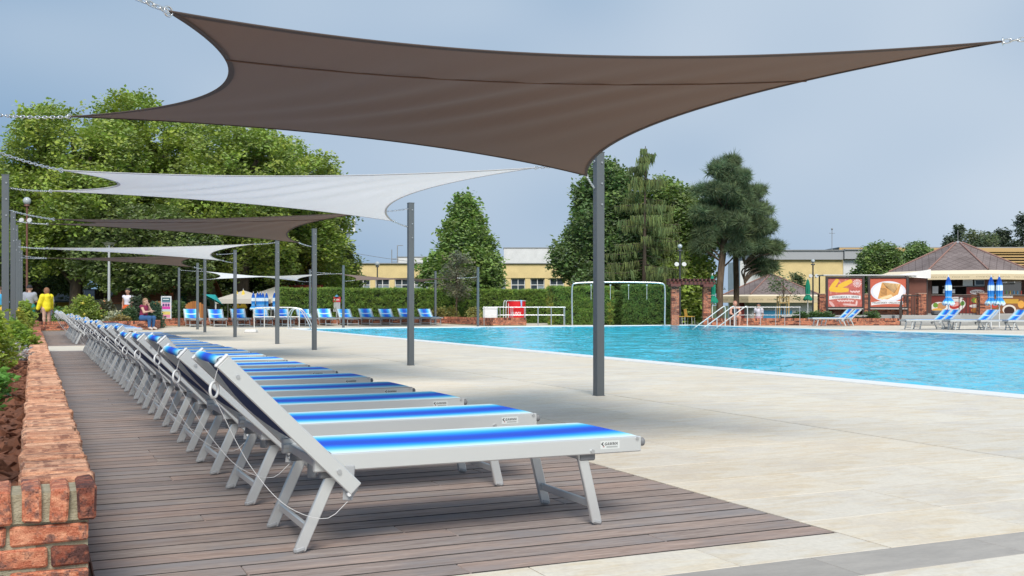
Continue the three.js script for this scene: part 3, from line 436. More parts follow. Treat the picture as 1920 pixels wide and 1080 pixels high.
function lobeCloud(lobes, n, gap = 0.4, shell = 0.55) {
  const pts = [], tot = lobes.reduce((a, l) => a + l[3] * l[3], 0);
  for (let q = 0; q < n * 2 && pts.length < n; q++) {
    let k = rnd() * tot, l = lobes[0]; for (const m of lobes) { k -= m[3] * m[3]; if (k <= 0) { l = m; break; } }
    const d = V(rr(-1, 1), rr(-1, 1), rr(-1, 1)); if (d.lengthSq() > 1 || d.lengthSq() < 1e-3) continue; d.normalize();
    const r = l[3] * (shell + (1 - shell) * Math.pow(rnd(), 0.6)) * (0.85 + 0.35 * nz(V(d.x * 3 + l[0], d.y * 3 + l[1], d.z * 3 + l[2])));
    const p = V(l[0] + d.x * r, l[1] + d.y * r * (l[4] ?? 0.85), l[2] + d.z * r);
    if (nz(p.clone().multiplyScalar(0.9)) < gap * 0.75 && rnd() < 0.8) continue;
    pts.push(p);
  } return pts;
}
function broadTree(name, label, [X, h, Z], H, R, low, n, col, opt = {}) {
  const t = thing(name, label, 'tree', [X, h, Z], 0, opt.group), lobes = [];
  const nl = opt.lobes ?? 16;
  for (let i = 0; i < nl; i++) { const f = (i + 0.5) / nl, y = low + (H - low) * (0.10 + 0.84 * f), prof = opt.profile ? opt.profile(f) : Math.pow(Math.sin(Math.PI * (0.18 + 0.74 * f)), 0.7), a = i * 2.4 + rr(-0.5, 0.5), rad = R * prof * rr(0.45, 0.72), s = R * rr(0.34, 0.48) * (opt.tip ? 0.2 + 0.85 * prof : 0.6 + 0.5 * prof); lobes.push([Math.cos(a) * rad, y, Math.sin(a) * rad, s]); }
  lobes.push([0, low + (H - low) * (opt.tip ? 0.35 : 0.5), 0, R * 0.55]);
  const lean = opt.lean ?? 0.03, tr = opt.trunk ?? R * 0.075, topY = low + (H - low) * 0.75;
  part('trunk', hose([V(0, -0.1, 0), V(lean * H * 0.2, low * 0.6, 0), V(lean * H * 0.5, low + (H - low) * 0.3, lean * 2), V(lean * H * 0.3, topY, 0)], tr, 20, 8), opt.bark ?? bark, t);
  const limbs = []; for (const l of lobes) { const y0 = Math.max(low * 0.8, l[1] - R * 0.55); limbs.push(hose([V(lean * H * 0.3, y0, 0), V(l[0] * 0.45, (y0 + l[1]) / 2 + 0.1, l[2] * 0.45), V(l[0], l[1], l[2])], tr * 0.28, 8, 5)); }
  part('limbs', limbs, opt.bark ?? bark, t, undefined, 'stuff');
  const c = part('crown', leafClump(2, 0.1, 0.1, 0.05).translate(0, low + (H - low) * 0.5, 0), leafStuff, t);
  const set = clumps[opt.clump ?? 'broad'], per = Math.floor(n / set.length); set.forEach(g => foliage(c, 'leaves', lobeCloud(lobes, per, opt.gap ?? 0.5, opt.shell ?? 0.5), g, leafStuff, col, opt.vary ?? 0.36, [0.55, 1.5]));
  return t;
}
const G1 = [0.31, 0.42, 0.055], G2 = [0.18, 0.26, 0.05], G3 = [0.24, 0.33, 0.06], G4 = [0.12, 0.19, 0.05];
{
  const grp = 'big leafy trees behind the far deck';
  broadTree('leafy_tree', 'big leafy tree behind the far deck, with the globe street lamp before it', [2.2, 0, 66.5], 12.3, 4.6, 2.4, 5200, G1);
  broadTree('leafy_tree', 'tallest leafy tree of the group behind the far deck', [6.7, 0, 70.5], 14.0, 5.0, 2.8, 5200, G1, { gap: 0.5 });
  broadTree('leafy_tree', 'leafy tree with a thick dark trunk behind the teal parasol', [11.2, 0, 64.5], 12.2, 4.4, 2.6, 4800, G1, { trunk: 0.5 });
  broadTree('leafy_tree', 'leafy tree with loose hanging twigs beside the hedge end', [16.0, 0, 68.0], 11.6, 3.6, 1.8, 3800, G1, { gap: 0.52 });
  broadTree('dark_tree', 'dark dense tree behind the planter posts', [-2.8, 0, 76], 10.5, 3.6, 1.5, 3000, G4);
  broadTree('dark_tree', 'low dark tree behind the walking people', [0.2, 0, 72], 8.5, 3.2, 1.6, 3000, G4, { trunk: 0.4 });
  broadTree('dark_tree', 'small dark tree with a leaning trunk behind the man in white', [4.9, 0, 63], 6.6, 2.6, 2.0, 2200, G2, { lean: 0.08 });
  broadTree('dark_tree', 'small dark tree with a straight trunk by the orange fence', [7.4, 0, 62.5], 6.2, 2.4, 1.8, 2000, G2);
  broadTree('dark_tree', 'shady low tree behind the closed umbrellas', [13.5, 0, 74], 7.0, 3.0, 2.4, 2200, G4);
  broadTree('dark_tree', 'green tree filling the gap between the umbrellas and the hedge', [19.0, 0, 74], 6.2, 2.6, 0.6, 2000, G2);
  broadTree('dark_tree', 'low dark thicket tree behind the walking people and lamp', [1.0, -0.3, 86], 6.5, 4.2, 0.2, 2200, G2);
  broadTree('dark_tree', 'low thicket tree behind the orange roofed house', [8.5, -0.3, 90], 6.5, 4.4, 0.2, 2200, G2);
  broadTree('dark_tree', 'low thicket tree behind the cream market tents', [16.5, -0.3, 92], 6.5, 4.4, 0.2, 2200, G2);
  broadTree('maple_tree', 'pointed young maple tree in front of the yellow building', [23.1, -0.3, 58.2], 8.0, 2.35, 1.7, 3400, [0.22, 0.35, 0.06], { profile: f => 1.08 - 0.98 * f, lobes: 34, gap: 0.42, tip: true });
  broadTree('olive_tree', 'thin grey-green young tree on two stems in the far planter', [20.9, 0.3, 53.9], 3.6, 1.1, 1.1, 230, [0.17, 0.18, 0.10], { clump: 'small', gap: 0.55, trunk: 0.05, bark: barkPale });
  broadTree('chestnut_tree', 'broad dark green chestnut tree behind the shower frame', [31.0, -0.6, 55.3], 10.3, 3.2, 1.2, 4600, [0.15, 0.25, 0.055], { gap: 0.36, profile: f => Math.pow(1 - f, 0.5) * 1.05 });
  broadTree('chestnut_tree', 'green chestnut tree between the spruce and the pine', [36.2, -0.6, 57.2], 9.7, 3.5, 1.0, 4200, [0.19, 0.29, 0.055], {});
  broadTree('leafy_tree', 'bright green tree behind the pergola', [35.4, -0.6, 54.0], 4.6, 2.2, 0.8, 1700, G1, { clump: 'broad' });
  broadTree('leafy_tree', 'bright green bush tree under the pine', [45.2, -0.6, 71.8], 5.2, 2.6, 0.6, 1800, G3, {});
  broadTree('leafy_tree', 'round bright green tree behind the advertising boards', [58.0, -0.6, 61.7], 6.1, 2.0, 1.0, 2200, [0.18, 0.29, 0.06], { gap: 0.3 });
  broadTree('leafy_tree', 'round green tree beside the kiosk roof', [62.2, -0.6, 61.9], 6.2, 1.9, 1.0, 1900, [0.16, 0.27, 0.06], { gap: 0.3 });
  broadTree('birch_tree', 'loose pale green tree behind the kiosk roof', [81.5, -0.6, 73.5], 8.6, 2.3, 1.0, 1800, [0.16, 0.21, 0.08], { gap: 0.5 });
  for (const [px, d, H, R] of [[1779, 250, 18.6, 1.9], [1797, 252, 21.3, 2.2], [1815, 256, 17, 2.2], [1832, 254, 17.6, 2.0], [1846, 250, 19.2, 2.0], [1874, 250, 20.4, 1.8], [1887, 251, 20.0, 2.0], [1902, 253, 17.4, 1.8], [1916, 246, 23.6, 2.6]]) { const [x, z] = at((px - 960) / 2000 * d, d); broadTree('poplar_tree', 'slender dark poplar far behind the kiosk', [x, -0.6, z], H, R, 1.5, 420, [0.08, 0.125, 0.06], { clump: 'big', profile: f => Math.sin(Math.PI * (0.2 + 0.75 * f)) * 0.8, lobes: 12, group: 'far poplars behind the kiosk', gap: 0.25 }); }
  for (const [px, H] of [[1690, 13.3], [1701, 13.0]]) { const [x, z] = at((px - 960) / 2000 * 245, 245); broadTree('far_tree', 'tiny dark tree on the skyline above the slatted roof', [x, -0.6, z], H, 1.7, 8, 120, [0.05, 0.08, 0.04], { clump: 'big', lobes: 5, group: 'tiny trees above the slatted roof' }); }
  broadTree('small_tree', 'little dark green tree beside the small kiosk roof', [...(() => { const [x, z] = at(20.9, 78); return [x, -0.6, z]; })()], 4.0, 0.95, 1.2, 420, [0.09, 0.17, 0.05], { clump: 'small', profile: f => 1 - 0.75 * f, gap: 0.4 });
  broadTree('sapling', 'wispy staked sapling in front of the small kiosk', [...(() => { const [x, z] = at(14.1, 55.6); return [x, -0.3, z]; })()], 2.95, 0.9, 1.6, 70, [0.16, 0.22, 0.09], { clump: 'small', gap: 0.6, trunk: 0.03, bark: barkPale });
}
{ // spruce with hanging twigs
  const t = thing('spruce_tree', 'tall thin spruce with drooping branches behind the hedge', 'tree', [31.5, -0.6, 51.9]), H = 10.6, pts = [], limbs = [];
  part('trunk', rod(V(0, 0, 0), V(0.1, H, 0), 0.17, 0.02, 8), bark, t);
  for (let i = 0; i < 84; i++) { const f = Math.pow(rnd(), 0.9), y = 1.8 + f * (H - 2.0), L = (1 - f) * 3.1 + 0.35 + rr(-0.3, 0.4), a = rr(0, 6.283), c = Math.cos(a), s = Math.sin(a), up = 0.25 * L; if (f > 0.72 && rnd() < 0.45) continue; limbs.push(hose([V(0.05, y, 0), V(c * L * 0.5, y - 0.12 * L + 0.05, s * L * 0.5), V(c * L, y - 0.1 * L, s * L)], 0.018, 6, 4)); for (let k = 0; k < 7; k++) { const u = (k + rnd()) / 7; if (u < 0.15) continue; pts.push(V(c * L * u + rr(-0.1, 0.1), y - 0.2 * L * u * (1 - u * 0.5) + 0.03, s * L * u + rr(-0.1, 0.1))); } }
  part('limbs', limbs, bark, t, undefined, 'stuff'); const c = part('crown', strandClump(2, 0.3, 0.03, 0.1).translate(0, 6, 0), needleStuff, t);
  clumps.spruce.forEach((g, i) => foliage(c, 'needles', pts.filter((_, k) => k % 2 === i), g, needleStuff, [0.15, 0.20, 0.06], 0.35, [0.6, 1.25], false));
}
{ // black pine, two stems
  const t = thing('pine_tree', 'tall dark pine with two bare trunks behind the pergola', 'tree', [36.7, -0.6, 51.9]), pads = [], limbs = [];
  part('trunk', hose([V(0, 0, 0), V(-0.05, 2.6, 0), V(0.25, 6.0, 0.1), V(0.6, 10.0, 0)], 0.2, 24, 8), barkPale, t); part('trunk', hose([V(2.0, 0, -1.2), V(2.0, 2.6, -1.2), V(1.7, 5.2, -0.8), V(1.9, 7.2, -0.5)], 0.17, 20, 8), barkPale, t);
  const L = [[0.5, 10.0, 0, 0.85], [-0.5, 9.4, 0.3, 0.8], [1.3, 9.2, -0.3, 0.85], [0.4, 8.9, 0.7, 0.95], [-1.1, 8.2, 0.2, 0.9], [1.9, 8.2, 0.1, 1.0], [0.5, 8.0, 0.6, 1.1], [-0.3, 7.4, -0.5, 1.1], [2.6, 7.3, -0.2, 0.95], [1.4, 7.1, 0.8, 1.1], [-1.5, 6.9, 0.4, 0.8], [0.1, 6.5, 0.9, 1.1], [2.7, 6.2, 0.3, 1.0], [3.4, 6.5, -0.3, 0.7], [1.3, 5.9, 0.2, 1.1], [-0.9, 5.8, 0.1, 0.9], [2.2, 5.2, 0.6, 0.9], [0.8, 4.9, 0.8, 0.9], [3.2, 5.0, 0, 0.65], [2.6, 4.2, 0, 0.7], [3.4, 3.9, 0.2, 0.5], [-1.3, 5.0, -0.3, 0.6]];
  for (let i = 0; i < 46; i++) { const q = pick(L.slice(0, 22)), a = rr(0, 6.283), f = rr(0.8, 1.25) * q[3]; L.push([q[0] + Math.cos(a) * f, q[1] + rr(-0.25, 0.3), q[2] + Math.sin(a) * f, rr(0.28, 0.5)]); }
  for (const [x, y, z, r] of L) { pads.push([x, y, z, r * 0.8, 0.45]); limbs.push(hose([V(0.3 + (x > 1.6 ? 1.4 : 0), Math.max(2.8, y - 1.0), 0), V(x * 0.6 + 0.2, y - 0.45, z * 0.5), V(x, y - 0.1, z)], 0.05, 8, 5)); }
  part('limbs', limbs, barkPale, t, undefined, 'stuff'); const c = part('crown', needleClump(3, 0.2, 0.03).translate(0.4, 8, 0), needleStuff, t);
  clumps.pine.forEach(g => foliage(c, 'needles', lobeCloud(pads, 2400, 0.52, 0.3), g, needleStuff, [0.125, 0.185, 0.08], 0.4, [0.8, 1.5]));
}
function hedge(label, [X, h, Z], turn, L, H, T, col, sunlitEndCol) { // clipped thuja, centred on its own axis
  const t = thing('clipped_hedge', label, 'hedge', [X, h, Z], turn);
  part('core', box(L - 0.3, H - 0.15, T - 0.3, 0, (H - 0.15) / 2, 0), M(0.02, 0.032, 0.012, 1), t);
  const pts = [], wob = (x, y) => 0.10 * (nz(V(x * 1.3, y * 1.6, X)) - 0.5) + 0.05 * (nz(V(x * 4, y * 3, Z)) - 0.5), n = Math.round(L * H * 85);
  for (let i = 0; i < n; i++) { const x = rr(-L / 2, L / 2), y = rr(0.05, H - 0.04); pts.push(V(x, y, T / 2 - 0.1 + wob(x, y) + rr(-0.05, 0.03))); }
  for (let i = 0; i < n * T / H * 0.9; i++) { const x = rr(-L / 2, L / 2), z = rr(-T / 2, T / 2); pts.push(V(x, H - 0.08 + wob(x, z) + rr(-0.05, 0.04), z)); }
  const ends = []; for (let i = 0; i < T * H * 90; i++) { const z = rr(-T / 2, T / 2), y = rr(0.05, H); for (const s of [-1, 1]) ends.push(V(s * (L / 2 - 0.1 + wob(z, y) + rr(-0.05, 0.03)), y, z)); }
  for (let i = 0; i < n * 0.3; i++) pts.push(V(rr(-L / 2, L / 2), rr(0.1, H), -T / 2 + 0.1));
  clumps.thuja.forEach((g, i) => { foliage(t, 'foliage', pts.filter((_, k) => k % 2 === i), g, needleStuff, col, 0.35, [0.7, 1.2]); foliage(t, 'foliage', ends.filter((_, k) => k % 2 === i), g, needleStuff, sunlitEndCol ?? col, 0.35, [0.7, 1.2]); });
}
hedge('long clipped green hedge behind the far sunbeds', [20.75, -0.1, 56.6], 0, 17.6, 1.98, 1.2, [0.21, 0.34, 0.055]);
{ const [x, z] = at(3.55, 55.6); hedge('clipped hedge block with its ends coloured as sunlit by the shower frame', [x, -0.1, z], -YAW, 3.3, 2.03, 1.3, [0.19, 0.33, 0.055], [0.32, 0.36, 0.06]); }  // end leaves get a yellower colour, standing in for sun on the end face
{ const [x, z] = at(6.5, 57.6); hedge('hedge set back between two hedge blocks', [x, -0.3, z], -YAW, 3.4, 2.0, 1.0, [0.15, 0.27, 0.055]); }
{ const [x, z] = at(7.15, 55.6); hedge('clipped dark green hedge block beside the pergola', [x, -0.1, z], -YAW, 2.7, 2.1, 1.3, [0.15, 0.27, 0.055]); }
function shrub(name, label, [X, h, Z], R, H, n, col, clump, opt = {}) {
  const t = thing(name, label, opt.cat ?? 'shrub', [X, h, Z], 0, opt.group), pts = [];
  for (let i = 0; i < n; i++) { const f = rnd(), a = rr(0, 6.283), r = R * Math.sqrt(rnd()) * (opt.cone ? 1.05 - f : Math.sin(Math.PI * (0.25 + 0.7 * f))); pts.push(V(Math.cos(a) * r, f * H, Math.sin(a) * r)); }
  part('stem', [0, 1, 2].map(i => hose([V(0, -0.03, 0), V(Math.cos(i * 2.1) * R * 0.2, H * 0.4, Math.sin(i * 2.1) * R * 0.2), V(Math.cos(i * 2.1) * R * 0.4, H * 0.75, Math.sin(i * 2.1) * R * 0.4)], 0.012, 6, 4)), bark, t, undefined, 'stuff');
  foliage(t, 'foliage', pts, clumps[clump][0], leafStuff, col, 0.3, opt.sc ?? [0.7, 1.2]);
  if (opt.flower) { const m = M(...opt.flower, 0.7), fl = []; for (let i = 0; i < (opt.blooms ?? 9); i++) { const p = pick(pts); fl.push(new THREE.SphereGeometry(opt.bloom ?? 0.03, 6, 4).translate(p.x * 1.1, p.y + 0.05, p.z * 1.1)); } part('blossom', fl, m, t, undefined, 'stuff'); }
}
shrub('leafy_shrub', 'feathery bright green plant at the edge of the long planter', [-0.33, 0.33, 8.6], 0.2, 0.3, 120, [0.203, 0.446, 0.081], 'tiny');
shrub('leafy_shrub', 'small marigold with one yellow flower in the bark', [-0.27, 0.33, 7.7], 0.07, 0.1, 22, [0.203, 0.405, 0.081], 'tiny', { flower: [0.8, 0.5, 0.02], blooms: 3, bloom: 0.022 });
shrub('golden_shrub', 'golden upright shrub in the long planter', [-0.52, 0.33, 12.6], 0.32, 0.75, 420, [0.405, 0.527, 0.072], 'tiny', { sc: [0.9, 1.6] });
shrub('leafy_shrub', 'dark green bush behind the golden shrub in the planter', [-0.62, 0.33, 10.6], 0.26, 0.5, 260, [0.162, 0.344, 0.072], 'tiny', { sc: [0.9, 1.5] });
shrub('silver_plant', 'silvery white leaved plant on the bark', [-0.24, 0.33, 14.6], 0.2, 0.24, 90, [0.600, 0.600, 0.600], 'tiny');
shrub('golden_shrub', 'low yellow-green bush before the planter post', [-0.28, 0.33, 18.6], 0.34, 0.42, 360, [0.405, 0.567, 0.081], 'tiny', { sc: [0.9, 1.6] });
shrub('leafy_shrub', 'green bush beside the second planter post', [-0.5, 0.33, 22.4], 0.32, 0.45, 300, [0.243, 0.446, 0.081], 'tiny', { sc: [1, 1.7] });
shrub('golden_shrub', 'yellow flowering plant at the end of the long planter', [-0.3, 0.33, 25.4], 0.2, 0.55, 200, [0.486, 0.527, 0.081], 'tiny', { flower: [0.75, 0.5, 0.03], sc: [1, 1.7] });
shrub('golden_shrub', 'rounded golden conifer in the far planter by the people', [-0.22, 0.33, 33.5], 0.27, 0.75, 260, [0.385, 0.506, 0.072], 'tiny', { sc: [1.2, 2.2] });
shrub('leafy_shrub', 'tall leafy shrub with yellow blooms beyond the far deck', [2.0, 0.05, 49.0], 0.85, 1.25, 260, G1, 'small', { flower: [0.8, 0.65, 0.12], blooms: 12, bloom: 0.06 });
shrub('leafy_shrub', 'brownish leafy shrub beside the silver lamp post', [2.8, 0.05, 49.6], 0.55, 1.1, 160, [0.135, 0.150, 0.060], 'small', { flower: [0.8, 0.4, 0.2], blooms: 8, bloom: 0.06 });
shrub('leafy_shrub', 'low green shrub left of the flowering shrub', [1.1, 0.05, 49.6], 0.5, 0.8, 140, [0.150, 0.285, 0.045], 'small');
shrub('silver_plant', 'pale flowering plant at the foot of the man in white', [3.2, 0.05, 47.9], 0.4, 0.6, 110, [0.495, 0.540, 0.375], 'small', { flower: [0.8, 0.78, 0.7], blooms: 14, bloom: 0.05 });
shrub('conifer_shrub', 'small dark cone conifer before the man in white', [3.68, 0.05, 47.2], 0.24, 0.72, 170, [0.105, 0.210, 0.075], 'small', { cone: true });
shrub('conifer_shrub', 'narrow dark conifer between the man and the seated woman', [4.02, 0.05, 47.7], 0.13, 1.3, 90, [0.060, 0.112, 0.045], 'small');
shrub('conifer_shrub', 'bluish cone conifer beside the poster stand', [4.98, 0.0, 50.2], 0.36, 1.1, 160, [0.090, 0.195, 0.105], 'small', { cone: true });
shrub('leafy_shrub', 'green bush on the other side of the poster stand', [6.5, 0.3, 54.2], 0.4, 0.8, 130, [0.105, 0.195, 0.045], 'small');
shrub('leafy_shrub', 'orange flowering clump on the brick wall end', [3.3, 0.2, 46.5], 0.3, 0.28, 60, [0.300, 0.225, 0.045], 'small', { flower: [0.75, 0.35, 0.05] });
for (const [x, z] of [[19.9, 53.9], [20.7, 54.1], [21.4, 52.5]]) shrub('grass_tuft', 'yellow-green ornamental grass in the far planter', [x, 0.36, z], 0.26, 0.42, 70, [0.360, 0.360, 0.090], 'small', { group: 'ornamental grasses in the far planter' });
for (const [lat, d] of [[14.9, 55], [15.6, 55], [16.2, 55.1], [17.6, 55.2], [18.6, 55.2]]) { const [x, z] = at(lat, d); shrub('leafy_shrub', 'low leafy plant on the ledge behind the kiosk terrace wall', [x, 0.30, z], 0.35, 0.28, 60, [0.105, 0.210, 0.045], 'small', { group: 'plants on the kiosk terrace ledge' }); }
// ---------- buildings behind ----------
const glassDark = M(0.045, 0.06, 0.075, 0.08, { ior: 1.5 }), glassPale = M(0.30, 0.36, 0.42, 0.15), plasterTex = texture(256, 256, (u, v) => { const k = 240 + N64(u, v) * 12 + N8(u, v) * 12 - 12; return [k, k, k]; });
const plaster = (r, g, b) => M(r, g, b, 0.9, { map: scaled(plasterTex, 3, 3) }), yellowWall = plaster(0.92, 0.72, 0.36), whiteWall = plaster(0.86, 0.86, 0.86), greyTrim = M(0.30, 0.31, 0.32, 0.8), whiteFrame = M(0.78, 0.78, 0.78, 0.5);
function windowUnit(parent, x, y, w, h, z, panes = 2) {
  const f = part('window', [box(w, 0.07, 0.1, x, y - h / 2 + 0.035, z), box(w, 0.07, 0.1, x, y + h / 2 - 0.035, z), box(w, 0.06, 0.09, x, y + h * 0.02, z), ...Array.from({ length: panes + 1 }, (_, i) => box(0.06, h - 0.13, 0.096, x - w / 2 + 0.03 + i * (w - 0.06) / panes, y, z))], whiteFrame, parent);
  for (let i = 0; i < panes; i++) for (const [k, m] of [[1, glassDark], [-1, rnd() < 0.6 ? glassPale : glassDark]]) part('pane', box((w - 0.06) / panes - 0.06, h / 2 - 0.1, 0.02, x - w / 2 + 0.03 + (i + 0.5) * (w - 0.06) / panes, y + k * h / 4, z - 0.02), m, f);
}
{
  const [X, Z] = at(-13.2, 88), b = thing('yellow_building', 'long low yellow building with white framed windows behind the long hedge', 'building', [X, -0.6, Z], -YAW);
  const Wd = 18.2, wins = []; for (let i = 0; i < 11; i++) wins.push(0.9 + i * 1.6);
  part('wall', [box(Wd, 2.66, 6, Wd / 2, 1.33, -3.05), box(Wd, 1.16, 6.1, Wd / 2, 4.42, -3), ...wins.map(x => box(0.42, 1.18, 0.3, x + 0.8, 3.25, -0.15)), box(0.1, 1.18, 0.3, 0.05, 3.25, -0.15), box(Wd, 1.18, 5, Wd / 2, 3.25, -3.5)], yellowWall, b);
  for (const x of wins) windowUnit(b, x, 3.25, 1.16, 1.14, -0.2);
  part('roof_edge', box(Wd + 0.3, 0.07, 6.4, Wd / 2, 5.04, -3), greyTrim, b);
  const [X2, Z2] = at(-11.2, 104), c = thing('white_hall', 'flat white hall rising behind the yellow building', 'building', [X2, -0.6, Z2], -YAW);
  part('wall', [box(4.2, 6.25, 8, 2.1, 3.12, -4), box(6.0, 7.15, 8, 13.4, 3.575, -4.2)], whiteWall, c); part('link', box(6.4, 6.0, 7.5, 7.3, 3.0, -4.4), whiteWall, c);
  part('roof_edge', [box(4.3, 0.08, 8.1, 2.1, 6.29, -4), box(6.1, 0.08, 8.1, 13.4, 7.19, -4.2)], greyTrim, c);
  part('roof_ladder', [rod(V(-0.5, 4.8, 0.2), V(-0.5, 7.0, 0.2), 0.04), rod(V(0.05, 4.8, 0.2), V(0.05, 7.4, 0.2), 0.04), ...[5.2, 5.5, 5.8, 6.1].map(y => rod(V(-0.5, y, 0.2), V(0.05, y, 0.2), 0.03)), rod(V(0.05, 7.4, 0.2), V(0.6, 7.4, 0.2), 0.03)], greyTrim, c); part('antenna', [rod(V(5.6, 6, 0), V(5.6, 7.3, 0), 0.04), rod(V(5.3, 7.0, 0), V(5.9, 7.0, 0), 0.03)], greyTrim, c);
}
{
  const [X, Z] = at(20.4, 88), b = thing('yellow_building', 'yellow and white building with a grey roof band behind the small kiosk', 'building', [X, -0.6, Z], -YAW);
  part('wall', box(6.0, 5.35, 6, 3.9, 2.675, -3), yellowWall, b); part('white_wall', [box(1.75, 5.35, 6, 7.78, 2.675, -2.9), box(2.2, 5.3, 5, -0.25, 2.65, -3.6)], whiteWall, b);
  part('roof_band', [box(7.3, 0.72, 6.3, 3.2, 5.71, -2.9), box(1.9, 0.72, 6.4, 7.84, 5.75, -2.7)], M(0.42, 0.43, 0.45, 0.8), b); part('roof_edge', [box(7.5, 0.08, 6.5, 3.2, 6.12, -2.9), box(2.0, 0.08, 6.6, 7.9, 6.16, -2.7)], greyTrim, b);
  part('attic', box(1.0, 1.3, 3, -0.6, 6.7, -4.5), whiteWall, b); part('canopy', box(1.3, 0.12, 2.2, 0.3, 6.55, -3.5), greyTrim, b);
  part('antenna', [rod(V(6.3, 6.1, -1), V(6.3, 7.9, -1), 0.03), rod(V(6.05, 7.6, -1), V(6.55, 7.6, -1), 0.02), new THREE.SphereGeometry(0.09, 6, 5).translate(6.3, 7.95, -1)], greyTrim, b);
  const [X2, Z2] = at(29.2, 95), w = thing('slatted_building', 'flat building with tan timber slats along its roof edge', 'building', [X2, -0.6, Z2], -YAW), slat = M(0.62, 0.40, 0.17, 0.8);
  part('wall', box(19.8, 5.1, 8, 9.9, 2.55, -4.3), M(0.09, 0.09, 0.095, 0.8), w); part('fascia', box(20.0, 0.35, 0.2, 9.9, 6.5, 0.1), slat, w); part('roof', box(19.9, 0.1, 8, 9.9, 6.72, -4), greyTrim, w); part('backing', box(19.8, 1.5, 0.1, 9.9, 5.85, -0.3), M(0.03, 0.028, 0.025, 0.9), w);
  for (let i = 0; i < 5; i++) part('slat', chamfer(19.8, 0.13, 0.06, 0.01).translate(9.9, 6.2 - i * 0.25, 0.06), slat, w);
  for (let i = 0; i < 8; i++) part('post', box(0.12, 1.6, 0.05, 0.3 + i * 2.7, 5.8, 0.0), M(0.08, 0.06, 0.05, 0.8), w);
  part('ochre_panel', box(0.75, 4.8, 0.3, 0.35, 2.4, 0.25), M(0.52, 0.33, 0.08, 0.85), w);
  for (let i = 0; i < 6; i++) windowUnit(w, 3.0 + i * 2.9, 4.2, 2.2, 1.3, -0.25, 3);
}
const roofTile = (r, g, b) => M(r, g, b, 0.85, { map: scaled(texture(128, 128, (u, v) => { const k = (v * 8) % 1 < 0.18 ? 190 : 240; return [k, k - 4, k - 6]; }), 1.6, 1.6) });
function gableHouse(name, label, [lat, d], W, D, eave, ridge, wall, roof, base = 0) {
  const [X, Z] = at(lat, d), t = thing(name, label, 'building', [X, base, Z], -YAW);
  const s = new THREE.Shape([[-W / 2, 0], [W / 2, 0], [W / 2, eave], [0, ridge], [-W / 2, eave]].map(p => new THREE.Vector2(...p)));
  part('wall', boxUV(new THREE.ExtrudeGeometry(s, { depth: D, bevelEnabled: false }).rotateY(Math.PI / 2).translate(-D / 2, 0, 0)), wall, t);
  const L = Math.hypot(W / 2 + 0.35, ridge - eave) + 0.1, an = Math.atan2(ridge - eave, W / 2);
  for (const k of [-1, 1]) part('roof', box(D + 0.5, 0.12, L).rotateX(k * an).translate(0, (ridge + eave) / 2 + 0.04, k * (W / 4 + 0.1)), roof, t);
  part('door', box(0.9, 2.0, 0.08, 0.4, 1.0, W / 2 + 0.03), M(0.12, 0.08, 0.05, 0.7), t); for (const x of [-1.2, 1.8]) if (D > 3) { const f = part('window', box(0.9, 0.9, 0.1, x, 1.5, W / 2 + 0.03), whiteFrame, t); part('pane', box(0.76, 0.76, 0.04, x, 1.5, W / 2 + 0.08), glassDark, f); }
  return t;
}
const redRoof = roofTile(0.62, 0.20, 0.11), orange = roofTile(0.70, 0.27, 0.15);
gableHouse('red_roofed_house', 'house with an orange tiled roof glimpsed behind the seated woman', [-22.4, 66], 5, 2.6, 1.2, 2.7, plaster(0.6, 0.45, 0.3), orange);
gableHouse('red_roofed_house', 'house with an orange tiled roof behind the green hut', [-20.4, 67], 5, 2.8, 1.2, 2.9, plaster(0.6, 0.5, 0.35), orange);
gableHouse('green_hut', 'small hut with a green roof behind the far sunbeds', [-18.6, 62], 1.6, 1.0, 1.1, 1.75, M(0.55, 0.4, 0.2, 0.8), M(0.05, 0.16, 0.09, 0.7));
gableHouse('red_roofed_house', 'stall with a dark red roof behind the yellow umbrellas', [-13.6, 68], 4, 2.6, 1.0, 2.1, plaster(0.7, 0.66, 0.6), M(0.42, 0.06, 0.05, 0.7));
gableHouse('ochre_shed', 'long ochre shed with a grey roof behind the flowering shrubs', [-27.2, 71], 2.6, 5.0, 1.3, 1.9, plaster(0.60, 0.34, 0.05), M(0.2, 0.21, 0.23, 0.7));
{ // plank fence panels
  const fm = [[0.42, 0.16, 0.04], [0.36, 0.13, 0.035], [0.48, 0.20, 0.06]].map(c => M(...c, 0.8));
  for (const [lat, d, n, lab] of [[-18.7, 56.6, 14, 'orange-brown plank fence panel with an arched top behind the seated woman'], [-16.9, 56.8, 10, 'orange-brown plank fence panel right of the poster stand'], [-24.3, 66, 12, 'orange plank fence panel behind the flowering shrub']]) {
    const [X, Z] = at(lat, d), t = thing('plank_fence', lab, 'fence', [X, 0, Z], -YAW); for (let i = 0; i < n; i++) { const h = 0.95 + 0.28 * Math.sin(Math.PI * (i + 0.5) / n); part('plank', chamfer(0.115, h, 0.02, 0.004).translate((i - n / 2 + 0.5) * 0.12, h / 2, 0), pick(fm), t); } for (const y of [0.25, 0.8]) part('fence_rail', box(n * 0.12, 0.07, 0.04, 0, y, -0.035), fm[1], t);
  }
}
